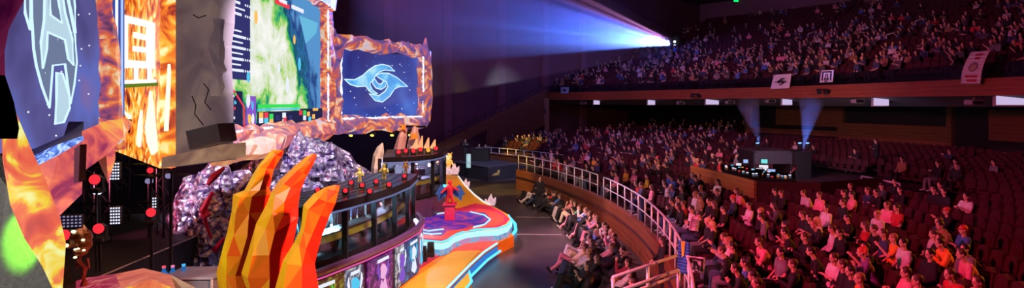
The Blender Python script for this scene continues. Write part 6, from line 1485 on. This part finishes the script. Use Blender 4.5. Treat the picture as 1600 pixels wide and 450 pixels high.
for px, sh_, nm, rz_ in [(748, W, 'presenter in white shirt seated at the far platform desk', .2), (761, GR, 'presenter in grey jacket seated at the far platform desk', -.3)]:
    c = at(px, 240, 53.2); place_person((c.x, 53.0 if px < 755 else 52.4, 1.03), rz_, 'sit', 'forward', 'short', 'long', sh_, K, HD, K, nm)
    t = thing('office_chair', (c.x, 53.0 if px < 755 else 52.4, 1.08), 'black chair under the '+nm[:nm.index(' seated')], 'chair'); b = MB(); zc_ = 1.08; cy_ = 53.0 if px < 755 else 52.4
    b.box((c.x, cy_+.02, zc_+.38), (.45, .45, .07), bev=.02); b.build('seat', M_black, t); b = MB(); b.box((c.x, cy_+.3, zc_+.7), (.42, .06, .5), bev=.02); b.build('backrest', M_black, t); b = MB(); b.cap((c.x, cy_, zc_+.02), (c.x, cy_, zc_+.36), .05, n=8, round_=False); b.build('pedestal', M_black, t)
stand(1369, 270, slope_z(66), 'stand', 'crossed', 'short', 'long', K, K, HB, 'guard in black with white striped sleeves standing below the green exit sign', Y=35.5)
c = at(1232, 262, 29.5); place_person((c.x, c.y, slope_z(52)+.35), .9, 'sit', 'forward', 'short', 'short', ST, K, HD, K, 'operator in pale grey tee sitting at the mixing desk')
boxy('equipment_case', (c.x, c.y+.05, slope_z(52)+.5), (.45, .45, .5), M_black, 'small black case the mixing desk operator sits on', 'case')
c = at(1150, 250, 34.0); place_person((c.x, c.y, slope_z(55)), 1.2, 'stand', 'forward', 'short', 'long', GR, K, HB, K, 'operator in grey standing behind the farthest mixing desk')
c = at(1127, 250, 35.0); place_person((c.x, c.y, slope_z(54)), 1.2, 'sit', 'lap', 'short', 'short', RD, K, HB, K, 'person in red top sitting beside the farthest mixing desk')
boxy('equipment_case', (c.x, c.y+.05, slope_z(54)+.2), (.45, .45, .45), M_black, 'small black case under the person in red by the mixing desks', 'case')
for k_, px in enumerate((806, 814)):
    stand(px, 225, .75, 'stand', 'lap', 'short', 'long', ST, K, HB, ['usher in pale shirt standing by the dark doorway, farther from it', 'usher in pale shirt standing by the dark doorway, closer to it'][k_], Y=62)
# players in the booths
for (fl, bk, z0, n, nm) in ((flA, bkA, 1.86, 5, 'closer'), (flB, bkB, 1.76, 4, 'farther')):
    for k in range(n):
        i = k*4+2; a_, c_ = fl[i], bk[i]; q = a_.lerp(c_, .66 if nm == 'closer' else .45); d_ = (a_-c_).normalized(); rz_ = atan2(d_.y, d_.x)+pi/2
        col_ = [(.05, .3, .35), K, NV, (.05, .3, .35), K][k]
        place_person((q.x, q.y, z0-.06), rz_, 'sit', 'forward', 'short', 'short', col_, K, [HB, HD, HB, HY_, HD][k], K, 'player in %s jersey, seat %s from the claws, in the %s glass booth' % ('teal' if col_[1] > .2 else 'navy' if col_ == NV else 'black', ordn[k], nm))
        t = thing('gaming_chair', (q.x, q.y, z0+.06), 'black high-backed gaming chair, %s from the claws in the %s glass booth' % (ordn[k], nm), 'chair'); t.rotation_euler.z = rz_
        for me_, nm_, dz in ((((0, .02, .36), (.46, .46, .08)), 'seat', 0), (((0, .30, .74), (.46, .09, .74)), 'backrest', 0)):
            bb = MB(); bb.box(*me_, bev=.03); o_ = bb.build(nm_, M_black, None, base=(0, 0, 0)); o_.location = (0, 0, 0); o_.parent = t
        bb = MB(); bb.cap((0, 0, .0), (0, 0, .34), .05, n=8, round_=False); bb.cap((-.25, 0, .03), (.25, 0, .03), .03, n=6); bb.cap((0, -.25, .03), (0, .25, .03), .03, n=6); o_ = bb.build('pedestal', M_black, None, base=(0, 0, 0)); o_.location = (0, 0, 0); o_.parent = t
# signs held up in the crowd
for px, py, Y_, w_, h_, lab, mkp in [(1085, 350, 17.6, .24, .38, 'white paper sign with grey print held up near the curved rail', 0), (1087, 413, 14.6, .36, .34, 'white sign with black angular emblem held by the person with long light hair', 1)]:
    c = at(px, py, Y_); tl2 = c+V((-w_/2, 0, h_/2+.03)); P = [tl2, tl2+V((w_, .1-w_*.6, -.02)), c+V((w_/2-.04, .05-w_*.6, -h_/2)), c+V((-w_/2-.04, -.05, -h_/2+.03))]
    cloth_panel('paper_sign', P, lab, 'sign', [(e, M_ink, 'printed_mark') for e in EMB] if mkp else [([(.2, .2+.12*i), (.75, .2+.12*i), (.75, .25+.12*i), (.2, .25+.12*i)], mat('grey_ink', (.2, .18, .22)), 'printed_line') for i in range(5)])
# ================================================================== LIGHT
# stage wash over the audience (moving heads above the stage), front light on the set
spot('wash_pink_far', (-12, 24, 11), (8, 46, 2), (1, .14, .36), 12600, 46, .7, .4)
spot('wash_pink_mid', (-9, 19, 9.5), (10, 28, 1.6), (1, .13, .36), 11440, 56, .7, .4)
spot('wash_red_near', (-5, 12, 8.5), (12, 17, 1.4), (1, .05, .16), 10710, 62, .7, .4)
spot('wash_pit', (-6, 30, 13), (3.5, 26, 0), (1, .45, .62), 10125, 34, .6, .3)
spot('wash_balcony', (-14, 26, 18), (26, 54, 8), (.95, .14, .42), 17955, 62, .7, .5)
spot('wash_balcony_blue', (-10, 20, 18), (16, 72, 11), (.35, .25, 1), 9792, 60, .7, .5)
spot('wash_sidewall', (6, 32, 18), (-2, 62, 9), (.6, .2, .8), 3024, 70, .8, .5)
spot('amber_far_seats', (-5, 42, 12), (1.0, 57.5, 2), (1, .55, .06), 26000, 13, .4, .2)
spot('amber_floor_far', (-4, 36, 12), (-.3, 43, 0), (1, .68, .08), 6250, 24, .6, .2)
spot('amber_floor_near', (-4, 17, 9), (-.9, 17.5, 0), (1, .62, .08), 3000, 22, .7, .2)
spot('orange_rim', (29, 15, 11), (14, 17, 1), (1, .22, .02), 17550, 50, .6, .3)
spot('stage_key', (1, 16, 15), (-3, 31, 1), (1, .55, .35), 16632, 50, .6, .3)
spot('catwalk_key', (2, 14, 12), (-3, 19, .5), (1, .80, .6), 8085, 36, .6, .3)
spot('claw_key', (-8.5, 4, 9.5), (-3.9, 10, 3.0), (1, .9, .75), 2833, 44, .5, .2)
spot('claw_red', (2, 7, 7), (-3.7, 10, 3.0), (1, .35, .22), 5248, 40, .5, .2)
spot('mountain_key', (-4, 13, 11), (-8, 21.5, 2.6), (.85, .75, 1), 12000, 40, .5, .2)
spot('mountain_side', (-12.5, 17, 3.5), (-8.5, 20, 2.4), (1, .15, .3), 525, 60, .5, .2)
spot('tower_key', (1, 6, 10), (-7.2, 15.2, 7), (.85, .75, .8), 50, 40, .5, .2)
spot('booth_fill', (3, 20, 10), (-4, 19, 2.5), (.8, .65, 1), 396, 40, .6, .3)
spot('far_wood', (6, 26, 7), (20, 54, 5.5), (1, .45, .35), 3300, 70, .7, .4)
# beams of a bank of lamps on the balcony, made visible by haze
SRC = at(1055, 71, 78)
mh = thing('beam_light_bank', SRC, 'bank of beam lamps shooting blue and white beams across the hall from the balcony', 'stage light')
b = MB(); b.box(SRC+V((.35, .4, 0)), (.7, .5, 2.6), bev=.05); b.build('lamp_housing', M_black, mh)
for i, dz in enumerate((.45, -.05, -.45)):
    b = MB(); q = SRC+V((-.05, -.1, dz)); b.cap(q, q+V((-.12, -.1, 0)), .12, n=10, round_=False); b.build('lens', glow('lens_white', (.8, .88, 1), 6), mh)
b = MB(); b.ell(SRC+V((.0, -.1, -1.05)), (.22, .12, .2), 10, 6); b.build('status_lamp', glow('status_green', (.05, 1, .1), 2), mh)
b = MB(); b.cap(SRC+V((.35, .4, -1.3)), (SRC.x+.35, SRC.y+.4, balc_z(81)), .06, n=6, round_=False); b.build('stand_pole', M_black, mh)
far = lambda z, x=-9, y=30: V((x, y, z))
BM = [(5.4, (1, .25, .5), 2.2, .5), (6.0, (.55, .55, 1), 1.3, .6), (6.6, (.75, .8, 1), 1.0, .8), (7.3, (.25, .38, 1), 2.0, .9), (8.2, (.5, .6, 1), 1.0, .8), (9.0, (.10, .20, 1), 4.0, 2.2), (10.4, (.07, .17, 1), 4.5, 2.4), (12.0, (.07, .16, 1), 4.5, 2.2), (13.6, (.10, .14, 1), 3.6, 1.8), (15.2, (.5, .2, .8), 1.4, 1.2), (16.6, (.6, .22, .6), 1.4, 1.0)]
for i, (z, c_, sz, k_) in enumerate(BM):
    spot('beam_%d' % i, SRC+V((-.7, -.8, -.5+.1*i)), far(z), c_, 900000*k_, sz, .25, .08)
m, nt, out = nodes_of('stage_haze'); vs_ = N(nt, 'VolumeScatter'); vs_.inputs['Density'].default_value = .06; vs_.inputs['Anisotropy'].default_value = 0.0; vs_.inputs['Color'].default_value = (1, 1, 1, 1)
nt.links.new(vs_.outputs[0], out.inputs['Volume'])
S0 = SRC+V((-.5, -.5, 0)); T0, T1 = far(4.6, -11, 28), far(19.0, -11, 28); dirn = (far(9)-S0).normalized(); hz = V((-dirn.y, dirn.x, 0)).normalized()
b = MB(); R0_ = [S0+hz*.9+V((0, 0, -.8)), S0-hz*.9+V((0, 0, -.8)), S0-hz*.9+V((0, 0, .8)), S0+hz*.9+V((0, 0, .8))]
f_ = .9
R1_ = []
for s_, T_ in ((1, T0), (-1, T0), (-1, T1), (1, T1)): R1_.append(S0.lerp(T_, f_)+hz*s_*.7)
b.rings([R0_, R1_]); o = b.build('haze', m, kind='stuff', label='thin haze drifting through the light beams', cat='haze')
fixrecalc(o)

for P_, c_, e_ in [((-4.6, 16.6, 3.1), (.5, .9, 1), 700), ((-4.2, 19.6, 3.1), (.8, .7, 1), 700), ((-4.2, 28.5, 3.2), (.8, .6, .9), 700)]:  # point lights added to brighten the booth interiors, no visible fittings
    l = bpy.data.lights.new('booth_inner_fill', 'POINT'); l.color = c_; l.energy = e_; l.shadow_soft_size = .08; o = bpy.data.objects.new('booth_inner_fill', l); COL.objects.link(o); o.location = P_

spot('soffit_wash', (14, 30, 2.6), (19, 47, 5.9), (.6, .5, .8), 500, 110, .8, .3)
spot('booth_wall_fill', (0, 22, 9), (10, 29, 2), (1, .55, .25), 900, 16, .6, .2)  # spot added to brighten the honey wood wall of the mixing booth

spot('platform_key', (2, 36, 12), (-2, 51.5, 1.2), (.75, .75, 1), 9000, 26, .6, .2)  # spot added to lift the dark presenter platform
spot('walkway_far_key', (1, 30, 13), (-3.5, 41, 1), (1, .6, .3), 5000, 26, .6, .2)
